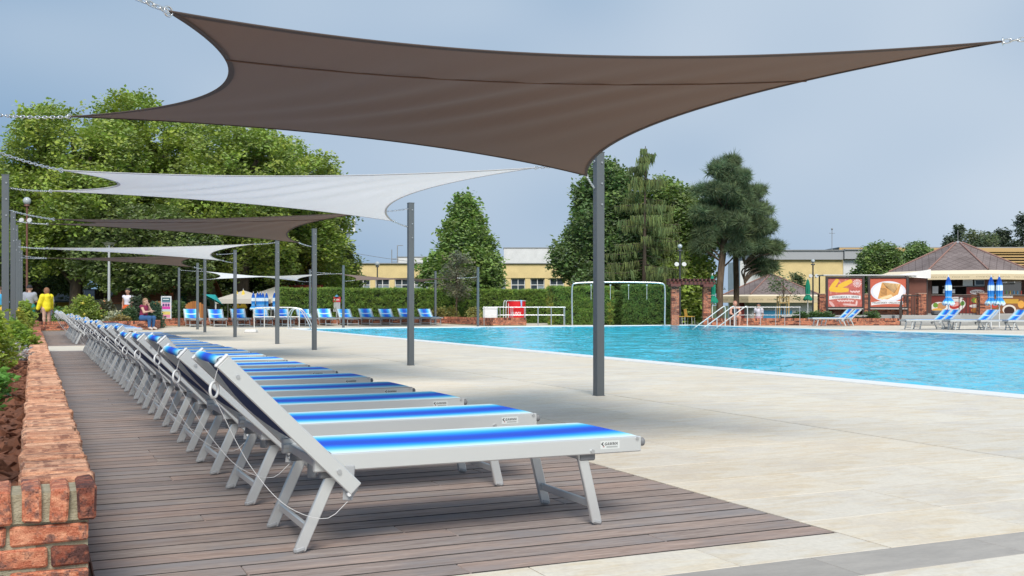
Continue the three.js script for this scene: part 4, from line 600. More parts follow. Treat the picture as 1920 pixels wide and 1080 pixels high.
function tent(label, [lat, d], R, eave, top, cloth, legs = true) {
  const [X, Z] = at(lat, d), t = thing('market_tent', label, 'tent', [X, 0, Z], -YAW);
  part('canopy', new THREE.ConeGeometry(R * 1.414, top - eave, 4, 4, true).rotateY(Math.PI / 4).translate(0, (top + eave) / 2, 0), cloth, t); part('valance', [0, 1, 2, 3].map(i => box(R * 2, 0.25, 0.02, 0, eave - 0.12, R).rotateY(i * Math.PI / 2)), cloth, t);
  for (const [x, z] of [[-1, -1], [1, -1], [1, 1], [-1, 1]]) part('leg', rod(V(x * R * 0.96, 0, z * R * 0.96), V(x * R * 0.96, eave, z * R * 0.96), 0.03), whiteFrame, t);
}
const tentWhite = M(0.80, 0.74, 0.66, 0.8, { transmission: 0.3, thickness: 0 }), tentPink = M(0.75, 0.22, 0.20, 0.8, { transmission: 0.25, thickness: 0 });
tent('cream market tent behind the blue closed umbrellas', [-15.2, 60.5], 1.3, 1.35, 1.85, tentWhite); tent('cream market tent behind the yellow closed umbrellas', [-14.0, 63], 1.6, 1.4, 2.1, tentWhite); tent('small pink topped tent behind the pool ladder', [-12.4, 62], 0.8, 1.1, 1.6, tentPink);

// ---------- kiosks ----------
const shingleTex = texture(512, 512, (u, v) => { const n = 8, a = ((u * n + v * n) % 1 + 1) % 1, b = ((u * n - v * n) % 1 + 1) % 1, e = a < 0.07 || b < 0.07 ? -34 : 0, k = N8(u, v) * 20 + N128(u, v) * 22 - 20; return [122 + k + e, 109 + k + e, 106 + k + e]; });
const shingle = M(1, 1, 1, 0.85, { map: scaled(shingleTex, 4.2, 4.2) }), hipMat = M(0.30, 0.17, 0.14, 0.8), awningCloth = M(0.82, 0.70, 0.52, 0.85), awningSide = M(0.80, 0.78, 0.76, 0.8);
const oct = (R, k) => { const a = Math.PI / 8 + k * Math.PI / 4; return V(Math.sin(a) * R, 0, Math.cos(a) * R); };
function octRoof(t, R, eave, apex, mat, valTex, awnOut, awnDrop, hang = 0.3) { // R: corner radius; a face looks to +z
  for (let k = 0; k < 8; k++) {
    const a = oct(R, k - 1), b = oct(R, k), A = V(a.x, eave, a.z), B = V(b.x, eave, b.z), r = 0.06, C = V(b.x * r, apex, b.z * r), D = V(a.x * r, apex, a.z * r), w = A.distanceTo(B), sl = A.clone().add(B).multiplyScalar(0.5).distanceTo(C);
    const g = tris([A, B, C, A, C, D]); g.setAttribute('uv', new THREE.Float32BufferAttribute([0, 0, w, 0, w / 2, sl, 0, 0, w / 2, sl, w / 2, sl], 2)); part('roof_panel', g, mat, t);
    part('hip', hose([B.clone().add(V(0, 0.03, 0)), C.clone().add(V(0, 0.03, 0))], 0.05, 4, 5), hipMat, t);
    const E = V(a.x * (1 + awnOut), eave - awnDrop, a.z * (1 + awnOut)), F = V(b.x * (1 + awnOut), eave - awnDrop, b.z * (1 + awnOut)), down = V(0, -hang, 0), ga = tris([E, F, B, E, B, A]); part('awning', ga, awningCloth, t);
    const gv = tris([E.clone().add(down), F.clone().add(down), F, E.clone().add(down), F, E]); gv.setAttribute('uv', new THREE.Float32BufferAttribute([0, 0, 1, 0, 1, 1, 0, 0, 1, 1, 0, 1], 2)); part('valance', gv, valTex, t);
  }
  part('finial', [new THREE.ConeGeometry(R * 0.085, 0.16, 8).translate(0, apex + 0.06, 0), rod(V(0, apex, 0), V(0, apex + 0.75, 0), 0.015)], greyTrim, t);
  part('ceiling', (() => { const P = []; for (let k = 0; k < 8; k++) { const a = oct(R, k - 1), b = oct(R, k); P.push(V(0, eave - 0.02, 0), V(a.x, eave - 0.02, a.z), V(b.x, eave - 0.02, b.z)); } return tris(P); })(), M(0.16, 0.10, 0.07, 0.9), t);
}
const valTex = canvasTex(512, 64, (c, w, h) => { c.fillStyle = '#dcc9a6'; c.fillRect(0, 0, w, h); c.fillStyle = '#a8977a'; c.font = 'italic bold 26px serif'; for (const x of [40, 210, 385]) c.fillText('Coca-Cola', x, 42); }), valance = M(1, 1, 1, 0.85, { map: valTex });
const food = (w, h, title, draw) => M(1, 1, 1, 0.55, { map: canvasTex(w, h, (c) => { draw(c, w, h); if (title) { c.save(); c.fillStyle = '#f1ece8'; c.beginPath(); c.ellipse(w * title[1], h * title[2], w * title[3], h * 0.09, 0, 0, 6.3); c.fill(); c.fillStyle = '#5a2f28'; c.font = `bold ${Math.round(h * 0.1)}px sans-serif`; c.textAlign = 'center'; c.fillText(title[0], w * title[1], h * (title[2] + 0.035)); c.restore(); } }) });
const blob = (c, col, x, y, rx, ry, a = 0) => { c.fillStyle = col; c.beginPath(); c.ellipse(x, y, rx, ry, a, 0, 6.3); c.fill(); };
{
  const [X, Z] = at(25.75, 61.6), t = thing('food_kiosk', 'big eight-sided food kiosk with shingled roof and cream awning', 'kiosk', [X, 0.5, Z], -YAW - 0.396), R = 3.98;
  octRoof(t, R, 2.42, 4.1, shingle, valance, 0.16, 0.22);
  const brown = M(0.10, 0.05, 0.04, 0.7), inner = M(0.045, 0.036, 0.032, 0.8), ap = R * 0.9239, sd = R * 0.765;
  part('floor', new THREE.CylinderGeometry(R * 1.1, R * 1.1, 0.08, 8).rotateY(Math.PI / 8).translate(0, 0.02, 0), concrete, t);
  part('inner_wall', new THREE.CylinderGeometry(R * 0.6, R * 0.6, 2.4, 8, 1, true).rotateY(Math.PI / 8).translate(0, 1.2, 0), inner, t);
  for (let k = 0; k < 8; k++) { const b = oct(R * 0.95, k); part('column', box(0.22, 2.42, 0.22, b.x, 1.21, b.z), brown, t); }
  const face = (k, geo) => geo.translate(0, 0, ap * 0.95).rotateY(k * Math.PI / 4);
  const pA = food(512, 256, ['CIGÁNSKA', 0.72, 0.16, 0.2], (c, w, h) => { c.fillStyle = '#7d3129'; c.fillRect(0, 0, w, h); blob(c, '#ece6e0', w * 0.26, h * 0.66, w * 0.24, h * 0.3); blob(c, '#c58f5f', w * 0.32, h * 0.6, w * 0.13, h * 0.2); blob(c, '#6f9b35', w * 0.15, h * 0.55, w * 0.07, h * 0.14); blob(c, '#e8b04e', w * 0.2, h * 0.82, w * 0.14, h * 0.1); blob(c, '#eae4de', w * 0.74, h * 0.55, w * 0.25, h * 0.34, -0.3); blob(c, '#b9382f', w * 0.7, h * 0.56, w * 0.16, h * 0.2, -0.3); blob(c, '#e9a59a', w * 0.72, h * 0.5, w * 0.13, h * 0.11, -0.3); blob(c, '#5f8f37', w * 0.9, h * 0.45, w * 0.06, h * 0.14, 0.5); });
  const pB = food(256, 256, ['HAMBURGER', 0.55, 0.18, 0.38], (c, w, h) => { c.fillStyle = '#8d3a30'; c.fillRect(0, 0, w, h); blob(c, '#e87f36', w * 0.55, h * 0.36, w * 0.32, h * 0.1); blob(c, '#7e9a33', w * 0.45, h * 0.5, w * 0.2, h * 0.1); blob(c, '#f0c05a', w * 0.62, h * 0.52, w * 0.2, h * 0.12); blob(c, '#e8e0d8', w * 0.5, h * 0.72, w * 0.36, h * 0.07); blob(c, '#d98a3d', w * 0.5, h * 0.88, w * 0.28, h * 0.1); });
  const pC = food(512, 256, null, (c, w, h) => { c.fillStyle = '#8a5a34'; c.fillRect(0, 0, w, h); c.fillStyle = '#e7dfd5'; c.fillRect(w * 0.3, 0, w * 0.35, h * 0.12); c.fillStyle = '#d2a23c'; c.fillRect(w * 0.4, h * 0.2, w * 0.4, h * 0.25); blob(c, '#e4dbd0', w * 0.55, h * 0.8, w * 0.18, h * 0.28); blob(c, '#3a2018', w * 0.55, h * 0.86, w * 0.14, h * 0.24); blob(c, '#c8442f', w * 0.15, h * 0.5, w * 0.1, h * 0.2); blob(c, '#e8a84a', w * 0.87, h * 0.5, w * 0.09, h * 0.22); blob(c, '#7e9a45', w * 0.26, h * 0.4, w * 0.05, h * 0.16); });
  part('counter_panel', face(0, box(sd * 0.62, 1.0, 0.06, -0.5, 0.55, 0)), brown, t);
  const flat = (k, w, h, x, y, m, z = 0.036, n = 'food_poster') => part(n, face(k, new THREE.PlaneGeometry(w, h).translate(x, y, z)), m, t);
  flat(0, sd * 0.6, 0.96, -0.5, 0.56, pA); part('counter_panel', face(0, box(1.0, 1.45, 0.06, 0.92, 0.78, 0)), brown, t); flat(0, 0.96, 1.42, 0.92, 0.78, pB);
  part('counter_panel', face(1, box(sd * 0.92, 1.0, 0.06, 0, 0.55, 0)), brown, t); flat(1, sd * 0.9, 0.96, 0, 0.56, pC); part('side_wall', face(7, box(sd * 0.95, 2.35, 0.08, 0, 1.18, -0.05)), M(0.17, 0.065, 0.045, 0.8), t);
  part('counter_top', [face(0, box(sd * 0.97, 0.05, 0.4, 0, 1.08, -0.1)), face(1, box(sd * 0.97, 0.05, 0.4, 0, 1.08, -0.1))], M(0.25, 0.2, 0.17, 0.5), t);
  flat(0, 0.3, 0.4, -1.15, 1.36, white, -0.1, 'notice'); flat(0, 0.62, 0.22, -0.45, 1.28, white, -0.05, 'notice');
  const mw = part('oven', [face(0, box(0.62, 0.34, 0.4, 1.15, 1.75, -0.3))], M(0.35, 0.36, 0.36, 0.3, { metalness: 0.6 }), t); part('oven_door', face(0, box(0.4, 0.24, 0.02, 1.1, 1.75, -0.09)), glassDark, mw);
  part('glass_case', face(0, box(0.5, 0.4, 0.4, 0.5, 1.76, -0.25)), M(0.5, 0.55, 0.55, 0.1), t); part('shelf', [face(0, box(2.4, 0.04, 0.4, 0.4, 1.55, -0.3)), face(1, box(2.6, 0.04, 0.3, 0, 1.75, -0.3))], M(0.3, 0.28, 0.26, 0.6), t);
  for (let i = 0; i < 9; i++) part('bottle', face(1, new THREE.CylinderGeometry(0.035, 0.04, 0.2, 6).translate(-1.1 + i * 0.27, 1.21, 0)), M(...pick([[0.6, 0.08, 0.05], [0.1, 0.3, 0.5], [0.6, 0.4, 0.08], [0.15, 0.35, 0.1]]), 0.3), t);
  const steps = thing('stone_steps', 'three grey stone steps up to the food kiosk', 'steps', [...(() => { const [x, z] = at(21.3, 54.2); return [x, 0, z]; })()], -YAW); for (let i = 0; i < 3; i++) part('step', chamfer(3.4, 0.165, 0.45, 0.012).translate(0, 0.083 + i * 0.166, 0.2 - i * 0.42), concrete, steps);
  const [xp, zp] = at(25.5, 60.8), pl = structure('kiosk_platform', 'raised stone platform under the food kiosk'); const pg = part('slab', box(15.5, 1.05, 11.5), concrete, pl); pg.position.set(xp + 1, -0.028, -zp - 0.2); pg.rotation.y = -YAW;
  const ledge = thing('stone_ledge', 'pale stone ledge behind the low kiosk terrace wall', 'ledge', [...(() => { const [x, z] = at(15.3, 54.6); return [x, 0, z]; })()], -YAW); part('coping', [chamfer(4.6, 0.1, 0.4, 0.012).translate(0.9, 0.45, -0.6), box(4.5, 0.42, 0.3, 0.9, 0.2, -0.65)], concrete, ledge); part('bed', chamfer(6.8, 0.28, 1.0, 0.012).translate(0.2, 0.14, 0), M(0.07, 0.05, 0.035, 1), ledge);
  const box2 = thing('grey_crate', 'grey covered box at the top of the steps', 'box', [...(() => { const [x, z] = at(22.2, 55.6); return [x, 0.5, z]; })()], -YAW); part('body', chamfer(0.58, 0.24, 0.5, 0.05).translate(0, 0.12, 0), M(0.12, 0.125, 0.13, 0.7), box2); part('label', box(0.1, 0.09, 0.01, 0.16, 0.12, 0.253), white, box2);
  const brace = M(0.05, 0.035, 0.03, 0.6), rail = thing('stair_railing', 'dark brown metal railing beside the stone steps', 'railing', [...(() => { const [x, z] = at(19.4, 53.9); return [x, 0, z]; })()], -YAW);
  part('handrail', [rod(V(0, 0.85, 0.5), V(0.6, 1.5, -0.8), 0.03), rod(V(0.6, 1.5, -0.8), V(1.6, 1.52, -0.9), 0.03)], brace, rail); for (let i = 0; i <= 8; i++) { const u = i / 8; part('baluster', rod(V(0.6 * u, 0.0 + 0.45 * u, 0.5 - 1.3 * u), V(0.6 * u, 0.85 + 0.65 * u, 0.5 - 1.3 * u), 0.014), brace, rail); } for (let i = 1; i <= 6; i++) part('baluster', rod(V(0.6 + i / 6, 0.5, -0.85), V(0.6 + i / 6, 1.5, -0.9), 0.014), brace, rail);
  const rail2 = thing('stair_railing', 'dark metal railing in front of the kiosk counter', 'railing', [...(() => { const [x, z] = at(23.6, 56.3); return [x, 0.5, z]; })()], -YAW); part('handrail', rod(V(0, 0.95, 0), V(1.1, 0.95, 0), 0.03), brace, rail2); for (let i = 0; i < 7; i++) part('baluster', rod(V(i * 0.18, 0, 0), V(i * 0.18, 0.95, 0), i % 6 ? 0.012 : 0.025), brace, rail2);
  for (const [lat, d, h, lab] of [[16.55, 56.9, 1.58, 'brick pier left of the corn advertising board'], [18.87, 56.9, 1.58, 'brick pier between the two advertising boards'], [21.0, 56.9, 1.55, 'brick pier right of the pancake advertising board'], [21.55, 56.2, 1.6, 'orange brick pier at the top of the steps'], [25.2, 57.0, 1.62, 'thick brick pier in front of the food kiosk']]) { const [x, z] = at(lat, d), p = thing('brick_pier', lab, 'pier', [x, 0, z], -YAW); brickPier(p, lab.includes('thick') ? 0.58 : 0.4, 0.4, h); part('cap', chamfer(lab.includes('thick') ? 0.64 : 0.45, 0.05, 0.45, 0.008).translate(0, h + 0.027, 0), M(0.42, 0.26, 0.19, 0.9), p); }
  const [xw, zw] = at(16.7, 57.2), bw = thing('brick_wall', 'brick wall under the two advertising boards', 'wall', [xw, 0, zw], -YAW); brickWall(bw, 4.3, 0.82, 0.25);
  // advertising boards
  const frame = M(0.055, 0.042, 0.04, 0.6);
  const corn = M(1, 1, 1, 0.6, { map: canvasTex(512, 448, (c, w, h) => { c.fillStyle = '#c4685c'; c.fillRect(0, 0, w, h); for (let i = 0; i < 40; i++) blob(c, ['#cf7a6c', '#b85c52', '#d08a7a'][i % 3], (i * 97) % w, (i * 61) % h, 30, 14, i); const cob = (x, y, l, r, a) => { c.save(); c.translate(x, y); c.rotate(a); blob(c, '#e9b12c', 0, 0, l, r); c.fillStyle = '#f2c84a'; for (let i = -9; i < 10; i++) for (let j = -3; j < 4; j++) c.fillRect(i * l / 10, j * r / 4 - 4, l / 14, r / 6); c.restore(); }; cob(95, 95, 105, 36, -0.95); cob(255, 85, 120, 40, -0.45); cob(165, 178, 150, 42, 0.03); c.strokeStyle = '#ecd3d0'; c.lineWidth = 12; for (let i = 0; i < 14; i++) { const a = i / 14 * 6.283; c.beginPath(); c.moveTo(440 + Math.cos(a) * 36, 75 + Math.sin(a) * 36); c.lineTo(440 + Math.cos(a) * 66, 75 + Math.sin(a) * 66); c.stroke(); } blob(c, '#d9b9b8', 440, 75, 30, 30); c.fillStyle = '#e8e4e2'; c.beginPath(); c.moveTo(20, 280); c.quadraticCurveTo(256, 236, 492, 272); c.lineTo(492, 330); c.quadraticCurveTo(256, 296, 20, 338); c.fill(); c.fillStyle = '#5b5f63'; c.font = 'bold 46px sans-serif'; c.fillText('KUKURICA', 64, 312); c.fillText('MAIS', 352, 306); c.strokeStyle = '#5b5f63'; c.lineWidth = 4; c.strokeRect(312, 284, 16, 16); c.fillStyle = '#f0d9d6'; c.font = 'italic bold 40px serif'; c.strokeStyle = '#f0d9d6'; c.lineWidth = 7; for (const [x0, y0, n] of [[335, 222, 15], [140, 366, 26]]) { c.beginPath(); for (let i = 0; i <= n * 4; i++) c.lineTo(x0 + i * 2.4, y0 - 14 - 12 * Math.sin(i * 0.9) - 6 * Math.sin(i * 0.37)); c.stroke(); } blob(c, '#e3b3ae', 60, 405, 22, 60, -0.7); blob(c, '#e6bdb8', 330, 415, 110, 16, 0.1); blob(c, '#eacac5', 430, 390, 14, 44, 0.1); }) });
  const crepe = M(1, 1, 1, 0.6, { map: canvasTex(512, 448, (c, w, h) => { c.fillStyle = '#c8624a'; c.fillRect(0, 0, w, h); blob(c, '#e2e2ea', 260, 205, 250, 165); blob(c, '#f0eff4', 260, 205, 215, 138); c.fillStyle = '#dba05e'; c.beginPath(); c.moveTo(110, 320); c.lineTo(170, 60); c.lineTo(330, 80); c.lineTo(440, 90); c.lineTo(400, 250); c.lineTo(250, 330); c.fill(); c.fillStyle = '#eec48a'; c.beginPath(); c.moveTo(170, 60); c.lineTo(430, 85); c.lineTo(330, 230); c.fill(); c.fillStyle = '#f2d7a6'; c.beginPath(); c.moveTo(130, 310); c.lineTo(300, 250); c.lineTo(330, 290); c.lineTo(170, 335); c.fill(); c.strokeStyle = '#4b2415'; c.lineWidth = 6; for (let i = 0; i < 11; i++) { c.beginPath(); c.moveTo(185 + i * 20, 62 + i * 3); c.quadraticCurveTo(215 + i * 17, 110 + i * 6, 240 + i * 10, 150 + i * 8); c.stroke(); } for (let i = 0; i < 6; i++) { c.beginPath(); c.moveTo(150, 160 + i * 22); c.quadraticCurveTo(200, 140 + i * 22, 240, 180 + i * 16); c.stroke(); } c.fillStyle = '#e9e6e6'; c.beginPath(); c.moveTo(18, 376); c.quadraticCurveTo(256, 332, 494, 366); c.lineTo(494, 414); c.quadraticCurveTo(256, 386, 18, 426); c.fill(); c.fillStyle = '#54483f'; c.font = 'bold 38px sans-serif'; c.fillText('PALACINKY • PALACINTA', 34, 398, 450); }) });
  for (const [lat, w, m, lab] of [[17.71, 2.02, corn, 'advertising board with corn cobs and the word KUKURICA'], [20.0, 2.12, crepe, 'advertising board with a folded pancake on a plate']]) {
    const [x, z] = at(lat, 56.75), b = thing('advertising_board', lab, 'billboard', [x, 0, z], -YAW); part('backboard', box(w, 1.66, 0.05, 0, 1.69, -0.04), frame, b); part('print', new THREE.PlaneGeometry(w - 0.2, 1.5).translate(0, 1.68, 0.012), m, b);
    for (const s of [-1, 1]) part('frame_post', chamfer(0.12, 2.5, 0.12, 0.01).translate(s * (w / 2 - 0.04), 1.3, 0.02), frame, b); for (const y of [0.88, 2.5]) part('frame_rail', chamfer(w - 0.2, 0.09, 0.1, 0.01).translate(0, y, 0.02), frame, b); part('sill', chamfer(w - 0.15, 0.05, 0.2, 0.008).translate(0, 0.82, 0.06), M(0.5, 0.48, 0.44, 0.8), b);
  }
  const [xa, za] = at(19.2, 57.5), aw = thing('white_awning', 'thin white awning strip above the advertising boards', 'awning', [xa, 0, za], -YAW); part('cloth', [box(5.0, 0.05, 1.3, 0, 2.63, -0.3), tris([V(1.6, 2.66, 0.3), V(3.3, 2.95, 0.2), V(3.3, 2.45, 0.2), V(1.6, 2.66, 0.3), V(3.3, 2.45, 0.2), V(2.4, 2.5, 0.3)])], awningSide, aw); for (const x of [-2.4, 2.3]) part('pole', rod(V(x, 0, -0.8), V(x, 2.62, -0.8), 0.04), frame, aw);
  const [xb, zb] = at(21.9, 57.6), bwall = thing('brown_panel', 'plain red-brown wall panel beside the pancake board', 'panel', [xb, 0.5, zb], -YAW); part('panel', chamfer(0.95, 2.0, 0.08, 0.01).translate(0, 1.0, 0), M(0.17, 0.065, 0.045, 0.8), bwall); part('frame', [box(0.06, 2.02, 0.1, -0.5, 1.01, 0), box(0.06, 2.02, 0.1, 0.5, 1.01, 0)], frame, bwall);
}
{
  const [X, Z] = at(18.2, 75), t = thing('drink_kiosk', 'small eight-sided kiosk with a dark shingled roof and cream valance', 'kiosk', [X, -0.6, Z], -YAW - 0.238), R = 3.5;
  octRoof(t, R, 2.32, 3.72, shingle, valance, 0.1, 0.1, 0.44); part('wall', new THREE.CylinderGeometry(R * 0.88, R * 0.88, 2.3, 8).rotateY(Math.PI / 8).translate(0, 1.15, 0), whiteWall, t); part('picture_band', box(2.4, 0.6, 0.05, 0.2, 0.95, R * 0.82), M(0.05, 0.30, 0.55, 0.6), t); part('door', box(0.5, 1.9, 0.06, -2.0, 0.95, R * 0.80), M(0.2, 0.03, 0.03, 0.7), t);
}
{ // pergola
  const [X, Z] = at(8.9, 53.6), t = thing('brick_pergola', 'pergola gate of two brick columns and dark red beams', 'pergola', [X, 0, Z], -YAW), beam = M(0.15, 0.05, 0.04, 0.7);
  for (const [x, z] of [[-0.72, 0], [0.92, -0.25]]) { const c = new THREE.Group(); c.name = 'column'; c.position.set(x, 0, z); t.add(c); brickPier(c, 0.38, 0.38, 1.98); }
  for (const z of [0.18, -0.42]) part('beam', chamfer(2.35, 0.16, 0.1, 0.012).translate(0.1, 2.12, z), beam, t); part('beam', chamfer(0.5, 0.14, 1.0, 0.012).translate(-0.72, 2.02, -0.1), beam, t); part('beam', chamfer(0.5, 0.14, 1.0, 0.012).translate(0.92, 2.0, -0.2), beam, t);
  for (let i = 0; i < 12; i++) part('rafter', chamfer(0.07, 0.12, 1.1, 0.01).translate(-1.02 + i * 0.2, 2.28, -0.1), beam, t);
}
// ---------- pool furniture ----------
const pipe = M(0.72, 0.72, 0.70, 0.35, { metalness: 0.35 });
{ const [X, Z] = at(5.25, 52.6), t = thing('shower_frame', 'big white pipe frame with hanging shower heads at the pool edge', 'shower', [X, 0, Z], -YAW); part('pipe', hose([V(-2.28, 0, 0), V(-2.28, 1.9, 0), V(-2.24, 2.05, 0), V(-2.1, 2.1, 0), V(2.1, 2.1, 0), V(2.24, 2.05, 0), V(2.28, 1.9, 0), V(2.28, 0, 0)], 0.042, 90, 8), steel, t); for (const x of [-1.35, -0.4, 0.5, 1.4]) { const s = part('shower_head', [new THREE.CylinderGeometry(0.05, 0.03, 0.08, 8).translate(x, 2.0, 0)], pipe, t); part('pull_chain', rod(V(x, 1.96, 0), V(x, 1.3, 0), 0.012, 0.012, 5), pipe, s); } for (const x of [-2.28, 2.28]) part('foot', new THREE.CylinderGeometry(0.14, 0.14, 0.03, 12).translate(x, 0.015, 0), steel, t); }
function railing(label, [lat, d], L, posts, H = 0.92, turn = -YAW, name = 'guard_rail') { const [X, Z] = at(lat, d), t = thing(name, label, 'railing', [X, 0, Z], turn); part('top_rail', rod(V(-0.04, H, 0), V(L + 0.04, H, 0), 0.021), steel, t); part('mid_rail', rod(V(0, H * 0.58, 0), V(L, H * 0.58, 0), 0.012), steel, t); for (let i = 0; i < posts; i++) part('post', rod(V(L * i / (posts - 1), 0, 0), V(L * i / (posts - 1), H, 0), 0.018), steel, t); }
railing('metal guard rail nearest the pool beside the red cubicle', [-1.35, 51.6], 3.9, 7); railing('metal guard rail behind another, beside the red cubicle', [-0.6, 53.6], 3.2, 6); railing('white pipe guard rail beside the pool steps and the bather', [11.0, 52.4], 2.4, 3); railing('white pipe guard rail running on past the boy in white', [13.1, 53.0], 1.2, 2);
{ const st = (lab, lat, d, X2) => { const [X, Z] = at(lat, d), t = thing('pool_step_rail', lab, 'handrail', [X, 0, Z], -YAW); part('rail', hose([V(-1.55, -0.15, 0), V(-0.8, 0.4, 0), V(-0.1, 0.92, 0), V(0, 0.97, 0), V(0.03, 0.9, 0), V(0.03, 0, 0)], 0.026, 60, 7), pipe, t); part('post', rod(V(-0.8, -0.1, 0), V(-0.8, 0.4, 0), 0.022), pipe, t); };
  st('sloping white handrail of the pool steps by the pergola', 10.2, 51.2); st('sloping white handrail of the pool steps by the bather', 10.6, 51.0); st('third sloping handrail of the pool steps', 11.35, 51.6); }
{ const [X, Z] = at(-11.5, 47.6), t = thing('pipe_barrier', 'white rectangular pipe barrier at the pool corner', 'railing', [X, 0, Z], -YAW); part('top_rail', hose([V(0, 0, 0), V(0, 0.82, 0), V(0.03, 0.88, 0), V(0.09, 0.9, 0), V(1.9, 0.9, 0), V(1.97, 0.88, 0), V(2.0, 0.82, 0), V(2.0, 0, 0)], 0.026, 70, 7), pipe, t); part('mid_rail', rod(V(0, 0.5, 0), V(2, 0.5, 0), 0.02), pipe, t); for (const x of [0.45, 1.5]) part('post', rod(V(x, 0, 0), V(x, 0.9, 0), 0.024), pipe, t);
  const l = thing('pool_ladder', 'curved steel pool ladder at the far pool corner', 'ladder', [10.35, 0, 45.6], -YAW); for (const z of [0, -0.5]) part('rail', hose([V(-0.35, 0, z), V(-0.35, 0.6, z), V(-0.2, 0.85, z), V(0.1, 0.85, z), V(0.35, 0.55, z), V(0.6, 0, z), V(0.6, -0.8, z)], 0.026, 50, 7), steel, l); for (let i = 0; i < 3; i++) part('tread', box(0.08, 0.03, 0.48, 0.6, -0.1 - i * 0.25, -0.25), steel, l);
  const s = thing('start_step', 'small white step block lying on the paving', 'step', [7.5, 0, 40.6], -YAW); part('block', chamfer(0.42, 0.1, 0.32, 0.02).translate(0, 0.06, 0), white, s); part('foot', chamfer(0.46, 0.025, 0.36, 0.008).translate(0, 0.0125, 0), M(0.5, 0.48, 0.47, 0.7), s); }
{ const [X, Z] = at(0.22, 54.2), t = thing('changing_cubicle', 'round red fabric changing cubicle with white letters', 'cubicle', [X, 0, Z], -YAW); const tx = canvasTex(1024, 256, (c, w, h) => { c.fillStyle = '#d8141c'; c.fillRect(0, 0, w, h); c.fillStyle = '#f2eeee'; c.font = 'bold 58px sans-serif'; c.textAlign = 'center'; c.fillText('BLOCK', w * 0.5, h * 0.62); }); const g = new THREE.CylinderGeometry(0.47, 0.44, 1.2, 40, 6, true, Math.PI, Math.PI * 2), p = g.attributes.position; for (let i = 0; i < p.count; i++) { const a = Math.atan2(p.getX(i), p.getZ(i)), f = 0.5 - p.getY(i) / 1.2, k = 1 + 0.035 * f * Math.sin(a * 9) + 0.02 * f * Math.sin(a * 5 + 1); p.setX(i, p.getX(i) * k); p.setZ(i, p.getZ(i) * k); } g.computeVertexNormals(); part('curtain', g.translate(0, 0.63, 0), M(1, 1, 1, 0.6, { map: tx }), t); part('ring', new THREE.TorusGeometry(0.475, 0.022, 6, 36).rotateX(Math.PI / 2).translate(0, 1.24, 0), pipe, t); part('base', new THREE.CylinderGeometry(0.5, 0.5, 0.04, 30).translate(0, 0.02, 0), concrete, t);
  const tw = thing('towel', 'pale blue towel hung over the rim of the red cubicle', 'towel', [X, 0, Z], -YAW); part('cloth', sheet((u, v) => V(0.2 + 0.09 * u * (1 - 0.4 * v) + 0.03 * v, 1.275 - v * 0.34, 0.435 + 0.02 * Math.sin(u * 9) + 0.04 * (v > 0.05 ? 1 : 0)), 6, 8), M(0.35, 0.55, 0.8, 0.9), tw);
  const [X2, Z2] = at(-0.32, 53.9), lg = thing('folded_sunbed', 'folded white sunbeds leaning upright beside the red cubicle', 'sunbed', [X2, 0, Z2], -YAW); for (let i = 0; i < 3; i++) part('frame', hose([V(-0.12 + i * 0.14, 0.02, 0.1), V(-0.06 + i * 0.12, 1.25, -0.1), V(0.0 + i * 0.12, 1.25, -0.12), V(-0.02 + i * 0.14, 0.02, 0.05)], 0.02, 30, 6), pipe, lg);
  const [X3, Z3] = at(-1.1, 53.6), wb = thing('white_box', 'white equipment box behind the guard rail', 'box', [X3, 0, Z3], -YAW); part('body', chamfer(0.7, 0.82, 0.5, 0.02).translate(0, 0.42, 0), white, wb); part('lid', chamfer(0.74, 0.06, 0.54, 0.012).translate(0, 0.86, 0), white, wb); }
function umbrella(label, [X, Z], s, kind, group, low = 0.98) {
  const t = thing('closed_umbrella', label, 'umbrella', [X, 0, Z], rr(0, 6), group), tx = umbrella.tex[kind] ??= texture(8, 128, (u, v) => kind === 'blue' ? (v > 0.82 ? mix([10, 70, 165], [24, 110, 200], (v - 0.82) / 0.18) : v > 0.62 ? mix([225, 240, 248], [20, 100, 195], Math.abs(v - 0.66) < 0.07 ? 0 : Math.min(1, Math.abs(v - 0.66) * 9)) : v > 0.3 ? mix([60, 165, 230], [10, 70, 165], Math.abs(v - 0.45) * 3) : v > 0.14 ? mix([90, 190, 235], [226, 240, 248], Math.min(1, (0.3 - v) * 8)) : [214, 226, 236]) : kind === 'yellow' ? [236, 206, 84] : kind === 'green' ? [14, 132, 104] : [22, 150, 160]);
  const prof = [[0.16, 0], [0.19, 0.05], [0.15, 0.16], [0.09, 0.28], [0.105, 0.5], [0.10, 0.8], [0.06, 1.05], [0.012, 1.2]].map(([r, y]) => new THREE.Vector2(r, y + low)), g = new THREE.LatheGeometry(prof, 32), p = g.attributes.position;
  for (let i = 0; i < p.count; i++) { const a = Math.atan2(p.getX(i), p.getZ(i)), k = 1 + 0.22 * Math.sin(a * 8 + p.getY(i) * 1.5); p.setX(i, p.getX(i) * k); p.setZ(i, p.getZ(i) * k); if (p.getY(i) < low + 0.06) p.setY(i, p.getY(i) + 0.05 * Math.sin(a * 8)); } g.computeVertexNormals();
  part('canopy', g, M(1, 1, 1, 0.8, { map: tx }), t); part('pole', rod(V(0, 0.04, 0), V(0, low + 1.24, 0), 0.02), white, t); part('tip', new THREE.SphereGeometry(0.022, 6, 5).translate(0, low + 1.25, 0), white, t); part('base', new THREE.CylinderGeometry(0.22, 0.25, 0.07, 16).translate(0, 0.035, 0), concrete, t); part('strap', new THREE.TorusGeometry(0.1, 0.012, 5, 20).rotateX(Math.PI / 2).translate(0, low + 0.32, 0), white, t); t.scale.set(s * 1.15, s, s * 1.15);
}
umbrella.tex = {};
